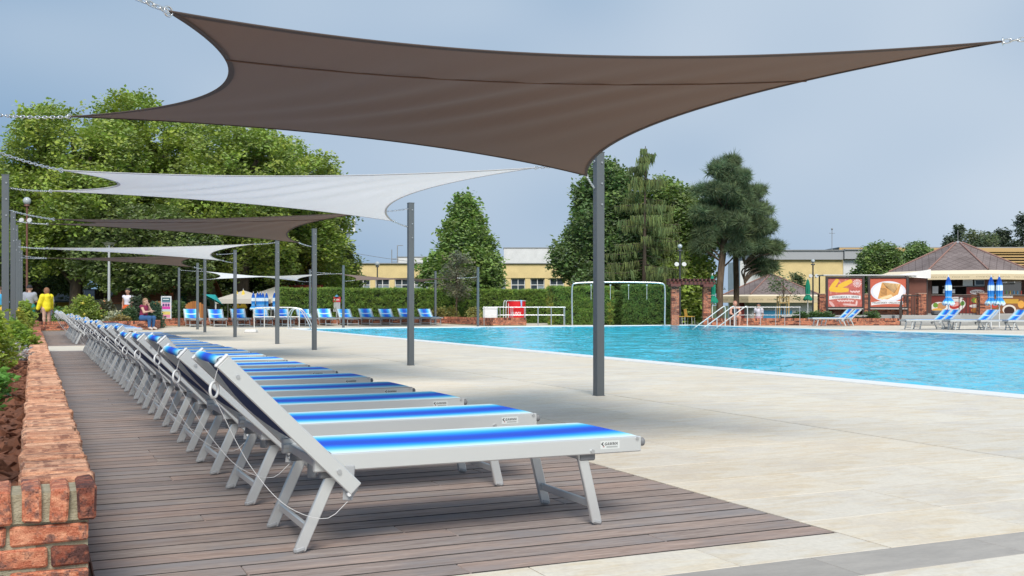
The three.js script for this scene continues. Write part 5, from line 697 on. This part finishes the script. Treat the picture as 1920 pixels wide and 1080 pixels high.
for (const [lat, d] of [[18.82, 46], [20.75, 46.2], [20.97, 45.9]]) umbrella('closed blue and white umbrella among the sunbeds before the food kiosk', at(lat, d), 1.02, 'blue', 'closed umbrellas before the food kiosk', 1.02);
for (const lat of [-14.05, -13.88, -13.68, -13.5, -13.37, -12.85]) umbrella('closed blue and white umbrella in the bunch behind the far sunbeds', at(lat, 58 + rr(-0.3, 0.3)), 0.78, 'blue', 'bunch of closed blue umbrellas'); for (const lat of [-11.4, -10.5]) umbrella('single closed blue and white umbrella behind the far sunbeds by the pool ladder', at(lat, 58), 0.78, 'blue', 'single closed blue umbrellas');
for (const lat of [-15.5, -15.1, -13.3, -13.0, -12.6]) umbrella('closed yellow umbrella behind the far sunbeds', at(lat, 60 + rr(-0.2, 0.2)), 0.86, 'yellow', 'closed yellow umbrellas'); umbrella('tall closed green umbrella beside the pergola', at(10.12, 53.9), 1.17, 'green'); umbrella('closed green umbrella beside the street lamp near the small kiosk', at(18.3, 66), 1.1, 'green', undefined, 1.2); umbrella('closed green umbrella seen between the advertising boards', at(19.4, 59), 1.0, 'green', undefined, 1.1);
{ const [X, Z] = at(-16.2, 58), t = thing('teal_parasol', 'tilted open teal parasol under the trees', 'parasol', [X, 0, Z]); part('canopy', new THREE.ConeGeometry(0.62, 0.3, 8, 1, true).rotateZ(-0.5).translate(0, 1.45, 0), M(0.02, 0.35, 0.36, 0.8), t); part('pole', rod(V(0.1, 0, 0), V(0.02, 1.5, 0), 0.02), white, t); }
// poster stand, sign, music stand, bag, chairs
{ const [X, Z] = at(-15.85, 48.9), t = thing('poster_stand', 'grey framed poster stand with a pink and yellow programme', 'sign', [X, 0.36, Z], -YAW); const tx = canvasTex(128, 300, (c, w, h) => { c.fillStyle = '#5c7f8f'; c.fillRect(0, 0, w, h); c.fillStyle = '#2f5a68'; c.fillRect(0, 0, w, 50); c.fillStyle = '#dfe8ea'; c.fillRect(14, 22, 96, 12); c.fillStyle = '#d7a7c4'; c.fillRect(0, 74, w, 60); for (const x of [24, 64, 102]) blob(c, '#5a3d70', x, 112, 16, 20); c.fillStyle = '#cf3fa0'; c.fillRect(0, 134, w, 40); c.fillStyle = '#b9c4cf'; c.fillRect(0, 174, w, 34); c.fillStyle = '#d9c46a'; c.fillRect(0, 208, w, 46); c.fillStyle = '#d78aa8'; c.fillRect(0, 254, w, 46); }); part('board', box(0.44, 1.0, 0.04, 0, 0.55, 0), white, t); part('poster', new THREE.PlaneGeometry(0.38, 0.93).translate(0, 0.55, 0.023), M(1, 1, 1, 0.6, { map: tx }), t); for (const s of [-1, 1]) part('frame_post', rod(V(s * 0.23, 0, 0), V(s * 0.23, 1.07, 0), 0.018), steel, t); part('frame_rail', rod(V(-0.23, 1.06, 0), V(0.23, 1.06, 0), 0.018), steel, t);
  const [X2, Z2] = at(-9.4, 57.2), s = thing('red_sign', 'small red sign with white lettering on a pale stand', 'sign', [X2, 0, Z2], -YAW); part('panel', chamfer(0.42, 0.28, 0.04, 0.008).translate(0, 1.32, 0), M(0.6, 0.04, 0.05, 0.5), s); part('lettering', [-0.12, -0.06, 0.0, 0.06, 0.12].map(x => box(0.035, 0.08, 0.006, x, 1.31, 0.023)), white, s); part('stand', [box(0.38, 0.5, 0.03, 0, 0.92, 0), box(0.06, 0.7, 0.04, 0, 0.35, 0)], M(0.45, 0.46, 0.46, 0.7), s); part('topper', new THREE.ConeGeometry(0.12, 0.14, 6).translate(0, 1.54, 0), M(0.1, 0.3, 0.5, 0.6), s);
  const [X3, Z3] = at(-16.6, 49.2), m = thing('black_tripod', 'small black tripod stand by the brick wall end', 'tripod', [X3, 0, Z3]); for (let i = 0; i < 3; i++) part('leg', rod(V(Math.cos(i * 2.1) * 0.3, 0, Math.sin(i * 2.1) * 0.3), V(0, 0.5, 0), 0.012), greyPlastic, m); part('column', rod(V(0, 0.2, 0), V(0, 0.62, 0), 0.015), greyPlastic, m);
  const [X4, Z4] = at(-16.6, 47.4), bg = thing('black_bag', 'black bag on the paving beside the seated woman', 'bag', [X4, 0, Z4], 0.2); part('body', chamfer(0.42, 0.2, 0.25, 0.05).translate(0, 0.1, 0), M(0.03, 0.03, 0.035, 0.8), bg); part('handle', hose([V(-0.12, 0.19, 0), V(-0.06, 0.3, 0), V(0.06, 0.3, 0), V(0.12, 0.19, 0)], 0.012, 14, 5), M(0.03, 0.03, 0.035, 0.8), bg);
  for (const [lat, d, lab] of [[8.6, 54.6, 'yellow wicker chair under the pergola'], [9.15, 54.9, 'yellow wicker chair nearer the green umbrella']]) { const [x, z] = at(lat, d), c = thing('cafe_chair', lab, 'chair', [x, 0, z], 0.6), wk = M(0.62, 0.36, 0.06, 0.7); part('seat', chamfer(0.42, 0.05, 0.42, 0.015).translate(0, 0.43, 0), wk, c); part('backrest', sheet((u, v) => V(-0.21 + 0.42 * u, 0.46 + 0.36 * v, -0.2 - 0.06 * v - 0.05 * Math.sin(Math.PI * u)), 8, 4), wk, c); for (const [a, b] of [[-1, -1], [1, -1], [1, 1], [-1, 1]]) part('leg', rod(V(a * 0.2, 0, b * 0.2), V(a * 0.18, 0.42, b * 0.18), 0.014), pipe, c); }
  const [X5, Z5] = at(14.1, 55.5), f = thing('tree_stake_frame', 'square timber stake frame round the sapling', 'frame', [X5, 0, Z5], -YAW), tm = M(0.55, 0.38, 0.16, 0.8); for (const [a, b] of [[-1, -1], [1, -1], [1, 1], [-1, 1]]) part('stake', rod(V(a * 0.24, -0.3, b * 0.24), V(a * 0.24, 1.5, b * 0.24), 0.035), tm, f); for (const [x, z, w, d] of [[0, 0.24, 0.5, 0.04], [0, -0.24, 0.5, 0.04], [0.24, 0, 0.04, 0.5], [-0.24, 0, 0.04, 0.5]]) for (const y of [1.42, 1.15]) part('brace', box(w, 0.07, d, x, y + (w < 0.1 ? 0.03 : 0), z), tm, f); }
// lamps, mast, cables
function lamp(label, [X, Z], H, kind, base = 0) { const t = thing('street_lamp', label, 'street lamp', [X, base, Z], -YAW), pm = kind === 'silver' ? M(0.62, 0.62, 0.6, 0.4, { metalness: 0.5 }) : kind === 'brown' ? M(0.16, 0.07, 0.05, 0.6) : M(0.05, 0.055, 0.06, 0.5); part('pole', rod(V(0, 0, 0), V(0, H - 0.15, 0), kind === 'silver' ? 0.085 : 0.06, kind === 'silver' ? 0.055 : 0.045, 10), pm, t); part('collar', new THREE.CylinderGeometry(0.11, 0.13, 0.3, 10).translate(0, 0.15, 0), pm, t);
  if (kind === 'silver') { part('head', new THREE.CylinderGeometry(0.36, 0.12, 0.12, 16).translate(0, H - 0.08, 0), pm, t); part('arm', [0, 1, 2].map(i => rod(V(0, H - 0.4, 0), V(Math.cos(i * 2.1) * 0.28, H - 0.1, Math.sin(i * 2.1) * 0.28), 0.012)), pm, t); }
  else { part('globe', new THREE.SphereGeometry(kind === 'dark' ? 0.13 : 0.19, 16, 12).translate(0, H, 0), M(0.42, 0.46, 0.48, 0.15), t); part('globe_cap', new THREE.CylinderGeometry(0.12, 0.14, 0.08, 10).translate(0, H - 0.22, 0), pm, t); if (kind !== 'plain') for (const s of [-1, 1]) { const f = part('floodlight', new THREE.CylinderGeometry(0.125, 0.08, 0.18, 12).rotateX(1.2).translate(s * 0.2, H - 1.0, 0.1), M(0.45, 0.46, 0.46, 0.4), t); part('bracket', rod(V(0, H - 0.9, 0), V(s * 0.2, H - 0.98, 0.05), 0.02), pm, f); } } }
lamp('red-brown street lamp with a glass globe and two floodlights before the big trees', at(-24.1, 53), 6.2, 'brown'); lamp('tall silver street lamp with a flat round head beyond the deck', at(-20.4, 54), 4.2, 'silver'); lamp('dark street lamp with floodlights behind the pergola', at(9.1, 57.8), 4.6, 'dark', -0.4); lamp('dark street lamp with a globe and cameras by the small kiosk', at(19.75, 70), 4.5, 'dark', -0.6); lamp('thin lamp with a white globe in front of the yellow building', at(-10.1, 80), 4.7, 'plain', -0.6);
{ const [X, Z] = at(-20.1, 130), t = thing('telecom_mast', 'grey telecom mast behind the leafy trees', 'mast', [X, -0.6, Z], -YAW); part('pole', rod(V(0, 0, 0), V(0, 12.0, 0), 0.45, 0.38, 12), galvanised, t); part('platform', new THREE.CylinderGeometry(0.9, 0.8, 0.2, 12).translate(0, 10.4, 0), galvanised, t); for (let i = 0; i < 3; i++) part('antenna', box(0.3, 1.7, 0.2, Math.cos(i * 2.1) * 0.85, 11.3, Math.sin(i * 2.1) * 0.85), white, t);
  const [xa, za] = at(-16.5, 100), [xb, zb] = at(3.5, 96), cb = thing('overhead_cable', 'thin overhead cable above the yellow building roof', 'cable', [0, 0, 0]); part('wire', hose(Array.from({ length: 9 }, (_, i) => { const u = i / 8; return V(xa + (xb - xa) * u, 6.2 - 1.9 * u - 2.2 * u * (1 - u), -(za + (zb - za) * u)); }), 0.022, 40, 5), greyPlastic, cb); }
// ---------- people ----------
const skinA = M(0.52, 0.30, 0.21, 0.6), skinB = M(0.45, 0.24, 0.16, 0.6), skinC = M(0.58, 0.36, 0.27, 0.6);
const capD = (p, [a, b, ra, rb]) => { const ab = b.clone().sub(a), t = Math.min(1, Math.max(0, p.clone().sub(a).dot(ab) / Math.max(1e-8, ab.lengthSq()))); return p.distanceTo(a.clone().addScaledVector(ab, t)) - (ra + (rb - ra) * t); };
function sdf(caps, k, clip) { // distance to smoothly joined tapered capsules, numbers unpacked for speed
  const C = caps.map(([a, b, ra, rb]) => { const x = b.x - a.x, y = b.y - a.y, z = b.z - a.z; return [a.x, a.y, a.z, x, y, z, 1 / Math.max(1e-8, x * x + y * y + z * z), ra, rb - ra]; });
  return (X, Y, Z) => { let d = 9; for (const c of C) { const px = X - c[0], py = Y - c[1], pz = Z - c[2]; let t = (px * c[3] + py * c[4] + pz * c[5]) * c[6]; t = t < 0 ? 0 : t > 1 ? 1 : t; const e = Math.hypot(px - c[3] * t, py - c[4] * t, pz - c[5] * t) - c[7] - c[8] * t, h = Math.max(0, k - Math.abs(d - e)) / k; d = Math.min(d, e) - h * h * k * 0.25; } if (clip) for (const q of clip) d = Math.max(d, q(X, Y, Z)); return d; };
}
function sdfGeo(fn, c, half, res) {
  const mc = new MarchingCubes(res, skinA, false, false, 40000); mc.isolation = 0; const hs = res / 2; let i = 0;
  for (let z = 0; z < res; z++) for (let y = 0; y < res; y++) for (let x = 0; x < res; x++, i++) mc.field[i] = -fn(c.x + (x - hs) / hs * half, c.y + (y - hs) / hs * half, c.z + (z - hs) / hs * half);
  mc.update(); const n = mc.count ?? mc.geometry.drawRange.count, P = mc.positionArray.slice(0, n * 3); for (let k = 0; k < n; k++) { P[k * 3] = P[k * 3] * half + c.x; P[k * 3 + 1] = P[k * 3 + 1] * half + c.y; P[k * 3 + 2] = P[k * 3 + 2] * half + c.z; }
  let g = new THREE.BufferGeometry(); g.setAttribute('position', new THREE.BufferAttribute(P, 3)); g = mergeVertices(g, 1e-4); g.computeVertexNormals(); return g;
}
const v3 = a => V(...a), lim = (a, b, ra, rb) => [v3(a), v3(b), ra, rb];
function handCaps(w, e, s) { // wrist, direction of the forearm, side
  const d = v3(w).sub(v3(e)).normalize(), up = Math.abs(d.y) > 0.8 ? V(0, 0, 1) : V(0, 1, 0), side = d.clone().cross(up).normalize().multiplyScalar(s), n = side.clone().cross(d).normalize(), W = v3(w), at3 = (l, x, z) => W.clone().addScaledVector(d, l).addScaledVector(side, x).addScaledVector(n, z), out = [[at3(0, 0, 0), at3(0.07, 0.0, 0), 0.026, 0.03], [at3(0.03, -0.015, 0), at3(0.085, -0.022, 0), 0.018, 0.016], [at3(0.03, 0.015, 0), at3(0.085, 0.022, 0), 0.018, 0.016]];
  [[-0.03, 0.055], [-0.01, 0.075], [0.01, 0.08], [0.03, 0.07]].forEach(([x, l]) => out.push([at3(0.085, x, 0), at3(0.085 + l * 0.55, x * 1.1, 0.006), 0.0095, 0.009], [at3(0.085 + l * 0.55, x * 1.1, 0.006), at3(0.085 + l * 0.95, x * 1.1, 0.026), 0.009, 0.008]));
  out.push([at3(0.02, 0.025, 0), at3(0.055, 0.055, 0.012), 0.013, 0.011], [at3(0.055, 0.055, 0.012), at3(0.085, 0.062, 0.02), 0.011, 0.009]); return { caps: out, mid: at3(0.08, 0, 0.01) };
}
function person(label, [X, h, Z], turn, J, skin, wear, hair, scale = 1) { // J: joints; wear: [name, material, capsule maker, clips]
  const t = thing('person', label, 'person', [X, h, Z], turn), f = J.female ? 0.94 : 1, k = J.fat ?? 1;
  const B = [lim(J.pelvis, J.waist, 0.135 * k, 0.12 * k), lim(J.waist, J.chest, 0.12 * k, 0.135 * k * f), lim(J.chest, J.neck, 0.12 * k * f, 0.055), lim(J.neck, J.head, 0.052, 0.06)];
  for (const s of ['L', 'R']) { B.push(lim(J['sh' + s], J['el' + s], 0.055 * k, 0.043 * k), lim(J['el' + s], J['wr' + s], 0.043 * k, 0.027), lim(J.chest, J['sh' + s], 0.09 * k, 0.062 * k), lim(J['hi' + s], J['kn' + s], 0.088 * k, 0.056 * k), lim(J['kn' + s], J['an' + s], 0.056 * k, 0.036), lim(J['an' + s], J['to' + s], 0.038, 0.028), lim(J.pelvis, J['hi' + s], 0.11 * k, 0.095 * k)); }
  const all = [...B.flatMap(b => [b[0], b[1]])], lo = V(9, 9, 9), hi = V(-9, -9, -9); all.forEach(p => { lo.min(p); hi.max(p); }); const c = lo.clone().add(hi).multiplyScalar(0.5), half = Math.max(hi.x - lo.x, hi.y - lo.y, hi.z - lo.z) / 2 + 0.2;
  const hd = v3(J.head), look = v3(J.look ?? [0, 0, 1]).normalize(), right = V(0, 1, 0).cross(look).normalize(), hp = (x, y, z) => hd.clone().addScaledVector(right, x).add(V(0, y, 0)).addScaledVector(look, z);
  const headCaps = [[hp(0, 0.035, -0.012), hp(0, 0.02, -0.005), 0.098, 0.096], [hp(0, -0.03, 0.015), hp(0, -0.085, 0.04), 0.07, 0.045], [hp(0, 0.0, 0.085), hp(0, -0.03, 0.108), 0.012, 0.017], [hp(0.092, 0, 0), hp(0.094, -0.03, 0), 0.018, 0.013], [hp(-0.092, 0, 0), hp(-0.094, -0.03, 0), 0.018, 0.013], [hp(0, -0.06, 0.085), hp(0, -0.062, 0.086), 0.018, 0.018], [hp(0, -0.08, -0.01), v3(J.neck), 0.055, 0.055]];
  const geos = [sdfGeo(sdf(B, 0.05), c, half, 78), sdfGeo(sdf(headCaps, 0.03), hd.clone().add(V(0, -0.02, 0)), 0.2, 46)];
  for (const s of ['L', 'R']) { const H = handCaps(J['wr' + s], J['el' + s], s === 'L' ? 1 : -1); geos.push(sdfGeo(sdf(H.caps, 0.012), H.mid, 0.13, 52)); }
  part('body', geos, skin, t);
  for (const s of [-1, 1]) part('eye', new THREE.SphereGeometry(0.012, 8, 6).translate(...hp(s * 0.034, 0.008, 0.083).toArray()), M(0.03, 0.02, 0.015, 0.3), t);
  part('mouth', new THREE.SphereGeometry(0.02, 8, 6).scale(1.2, 0.3, 0.5).applyQuaternion(new THREE.Quaternion().setFromUnitVectors(V(0, 0, 1), look)).translate(...hp(0, -0.062, 0.098).toArray()), M(0.42, 0.12, 0.10, 0.5), t);
  for (const [n, m, make, clips, kk] of wear) { const cc = make(B, J), l2 = V(9, 9, 9), h2 = V(-9, -9, -9); cc.forEach(b => { for (const q of [b[0], b[1]]) { l2.min(q); h2.max(q); } }); const c2 = l2.clone().add(h2).multiplyScalar(0.5); part(n, sdfGeo(sdf(cc, kk ?? 0.05, clips), c2, Math.max(h2.x - l2.x, h2.y - l2.y, h2.z - l2.z) / 2 + 0.2, 58), m, t); }
  if (hair) { const hc = hair.caps(hp); part(hair.name ?? 'hair', sdfGeo(sdf(hc, 0.03, hair.clip ? [(x, y, z) => { const q = V(x, y, z).sub(hd), a = q.dot(look), b = q.y; return hair.clip(a, b); }] : undefined), hd.clone().add(V(0, hair.drop ?? 0, 0)), hair.half ?? 0.2, 48), hair.mat, t); }
  t.scale.setScalar(scale); return t;
}
const puff = (b, e) => [b[0], b[1], b[2] + e, b[3] + e], seg = (b, t) => [b[0], b[0].clone().lerp(b[1], t), b[2], b[2] + (b[3] - b[2]) * t];
// capsule order in B: 0 hips-waist, 1 waist-chest, 2 chest-neck, 3 neck, then per side 4 upper arm, 5 forearm, 6 shoulder, 7 thigh, 8 shin, 9 foot, 10 hip
const top_ = (e, sleeve) => B => [puff(B[0], e), puff(B[1], e), puff(seg(B[2], 0.55), e * 0.9), ...[0, 7].flatMap(o => [puff(B[6 + o], e), ...(sleeve ? [puff(seg(B[4 + o], sleeve), e * 1.2)] : []), ...(sleeve > 1 ? [puff(B[4 + o], e), puff(seg(B[5 + o], sleeve - 1), e)] : [])])];
const legs_ = (e, len) => B => [puff(seg(B[0], 0.6), e), ...[0, 7].flatMap(o => [puff(B[10 + o], e), puff(seg(B[7 + o], Math.min(1, len)), e), ...(len > 1 ? [puff(seg(B[8 + o], len - 1), e)] : [])])];
const shoes_ = B => [puff(B[9], 0.014), puff(B[16], 0.014)];
const stand = (o = {}) => ({ pelvis: [0, 0.94, 0], waist: [0, 1.08, 0], chest: [0, 1.30, 0], neck: [0, 1.48, 0.0], head: [0, 1.64, 0.02], shL: [0.175, 1.41, 0], shR: [-0.175, 1.41, 0], elL: [0.23, 1.13, -0.02], elR: [-0.23, 1.13, -0.02], wrL: [0.22, 0.88, 0.06], wrR: [-0.22, 0.88, 0.06], hiL: [0.095, 0.9, 0], hiR: [-0.095, 0.9, 0], knL: [0.10, 0.49, 0.02], knR: [-0.10, 0.49, 0.03], anL: [0.10, 0.09, -0.02], anR: [-0.11, 0.09, -0.01], toL: [0.12, 0.035, 0.13], toR: [-0.13, 0.035, 0.14], ...o });
const sit = (o = {}) => ({ pelvis: [0, 0.50, 0], waist: [0, 0.64, 0.01], chest: [0, 0.86, 0.05], neck: [0, 1.04, 0.08], head: [0, 1.19, 0.12], shL: [0.175, 0.97, 0.06], shR: [-0.175, 0.97, 0.06], elL: [0.24, 0.72, 0.15], elR: [-0.24, 0.72, 0.15], wrL: [0.10, 0.64, 0.34], wrR: [-0.10, 0.64, 0.34], hiL: [0.10, 0.48, 0.03], hiR: [-0.10, 0.48, 0.03], knL: [0.13, 0.50, 0.44], knR: [-0.13, 0.50, 0.44], anL: [0.12, 0.10, 0.40], anR: [-0.12, 0.10, 0.42], toL: [0.14, 0.04, 0.56], toR: [-0.14, 0.04, 0.58], ...o });
const shortHair = (mat, cap) => ({ mat, name: cap ? 'cap' : 'hair', caps: hp => [[hp(0, 0.045, -0.02), hp(0, 0.04, -0.025), 0.108, 0.106], ...(cap ? [[hp(-0.05, 0.05, -0.12), hp(0.05, 0.05, -0.12), 0.02, 0.02]] : [])], clip: (a, b) => Math.max(0.02 - b + Math.max(0, a) * 0.5, -9) });
const longHair = mat => ({ mat, drop: -0.09, half: 0.28, caps: hp => [[hp(0, 0.045, -0.02), hp(0, 0.03, -0.025), 0.11, 0.108], [hp(0, 0, -0.06), hp(0, -0.22, -0.08), 0.085, 0.055], [hp(0.06, 0, -0.03), hp(0.07, -0.16, -0.03), 0.04, 0.03], [hp(-0.06, 0, -0.03), hp(-0.07, -0.16, -0.03), 0.04, 0.03]], clip: (a, b) => a - 0.055 + Math.max(0, b - 0.05) * -1.2 });
const brown = M(0.10, 0.05, 0.03, 0.7), blackHair = M(0.02, 0.016, 0.014, 0.6), auburn = M(0.26, 0.12, 0.06, 0.7), greyTop = M(0.33, 0.35, 0.40, 0.9), black_ = M(0.02, 0.02, 0.025, 0.8);
{
  const P = (lat, d) => at(lat, d);
  let [x, z] = P(-19.45, 43); person('man in a grey T-shirt, teal shorts and dark cap, seen from behind', [x, 0, z], Math.PI - 0.3, stand({ fat: 1.12, elR: [-0.25, 1.15, 0.06], wrR: [-0.1, 1.12, 0.28] }), skinA, [['t_shirt', greyTop, top_(0.022, 0.75)], ['shorts', M(0.03, 0.26, 0.22, 0.9), legs_(0.03, 0.85)], ['shoes', black_, shoes_]], shortHair(black_, true), 1.03);
  [x, z] = P(-19.0, 43.6); person('person with dark hair in a white top beside the yellow jacket', [x, 0, z], Math.PI, stand({ female: true }), skinC, [['top', M(0.6, 0.62, 0.68, 0.9), top_(0.02, 0.6)], ['shorts', M(0.45, 0.5, 0.6, 0.9), legs_(0.022, 0.5)], ['shoes', white, shoes_]], longHair(brown), 0.96);
  [x, z] = P(-19.1, 42.9); x += 0.35; person('woman in a bright yellow hooded jacket with long brown hair', [x, 0, z], Math.PI + 0.5, stand({ female: true, elL: [0.24, 1.15, 0.08], wrL: [0.10, 1.17, 0.27], elR: [-0.24, 1.15, 0.08], wrR: [-0.10, 1.16, 0.27] }), skinC, [['jacket', M(0.85, 0.72, 0.02, 0.7), B => [...top_(0.04, 1.85)(B), [V(0, 1.42, -0.1), V(0, 1.46, -0.08), 0.1, 0.09], puff(B[7], -0.02), puff(B[14], -0.02)].slice(0, 14), [(X, Y) => 0.78 - Y]], ['shoes', white, shoes_]], longHair(auburn), 0.97);
  [x, z] = P(-20.9, 43.5); person('person in a blue top and yellow shorts behind the planter post', [x, 0, z], 2.6, stand({}), skinA, [['top', M(0.05, 0.35, 0.6, 0.9), top_(0.02, 0.7)], ['shorts', M(0.75, 0.5, 0.08, 0.9), legs_(0.025, 0.8)], ['shoes', black_, shoes_]], shortHair(brown), 1);
  [x, z] = [3.72, 48.4]; person('man in a white tank top and orange shorts standing among the shrubs', [x, 0.0, z], -0.55, stand({ elL: [0.24, 1.14, 0.03], wrL: [0.15, 0.92, 0.18] }), skinB, [['tank_top', M(0.75, 0.72, 0.8, 0.9), top_(0.016, 0)], ['shorts', M(0.78, 0.13, 0.03, 0.9), legs_(0.03, 0.9)], ['shoes', black_, shoes_]], shortHair(blackHair), 0.98);
  [x, z] = [4.15, 46.12]; person('woman in a maroon sleeveless top and blue jeans sitting on the brick wall', [x, 0.02, z], 0.75, sit({ female: true, fat: 1.12, elR: [-0.2, 0.74, 0.22], wrR: [-0.05, 0.78, 0.42], elL: [0.2, 0.76, 0.26], wrL: [0.05, 1.0, 0.25] }), skinC, [['top', M(0.22, 0.02, 0.07, 0.9), top_(0.018, 0)], ['jeans', M(0.035, 0.11, 0.27, 0.9), legs_(0.022, 1.92)], ['shoes', M(0.6, 0.5, 0.45, 0.8), shoes_]], longHair(M(0.3, 0.18, 0.1, 0.7)), 0.97);
  [x, z] = P(11.05, 53.0); person('older bather in a black swimsuit sitting on the low brick wall', [x, -0.1, z], 0.1 - YAW, sit({ female: true, fat: 1.25, wrL: [0.04, 0.58, 0.36], wrR: [-0.04, 0.58, 0.36] }), M(0.60, 0.30, 0.21, 0.6), [['swimsuit', black_, B => [puff(B[0], 0.03), puff(B[1], 0.03), puff(seg(B[2], 0.5), 0.022), puff(seg(B[6], 0.6), 0.024), puff(seg(B[13], 0.6), 0.024), puff(B[10], 0.014), puff(B[17], 0.014)], [(X, Y) => Y - 0.95]]], { mat: M(0.45, 0.2, 0.14, 0.7), caps: hp => [[hp(0, 0.05, -0.02), hp(0, 0.045, -0.025), 0.1, 0.1]], clip: (a, b) => 0.04 - b + Math.max(0, a) * 0.5 }, 1);
  [x, z] = P(12.95, 56.0); person('boy in a white shirt standing behind the low brick wall', [x, -0.59, z], -1.0, stand({}), skinB, [['shirt', M(0.72, 0.68, 0.74, 0.9), top_(0.02, 0.5)], ['shorts', M(0.6, 0.35, 0.4, 0.9), legs_(0.03, 0.8)], ['shoes', black_, shoes_]], shortHair(blackHair), 0.97);
}
renderer.render(scene, camera);
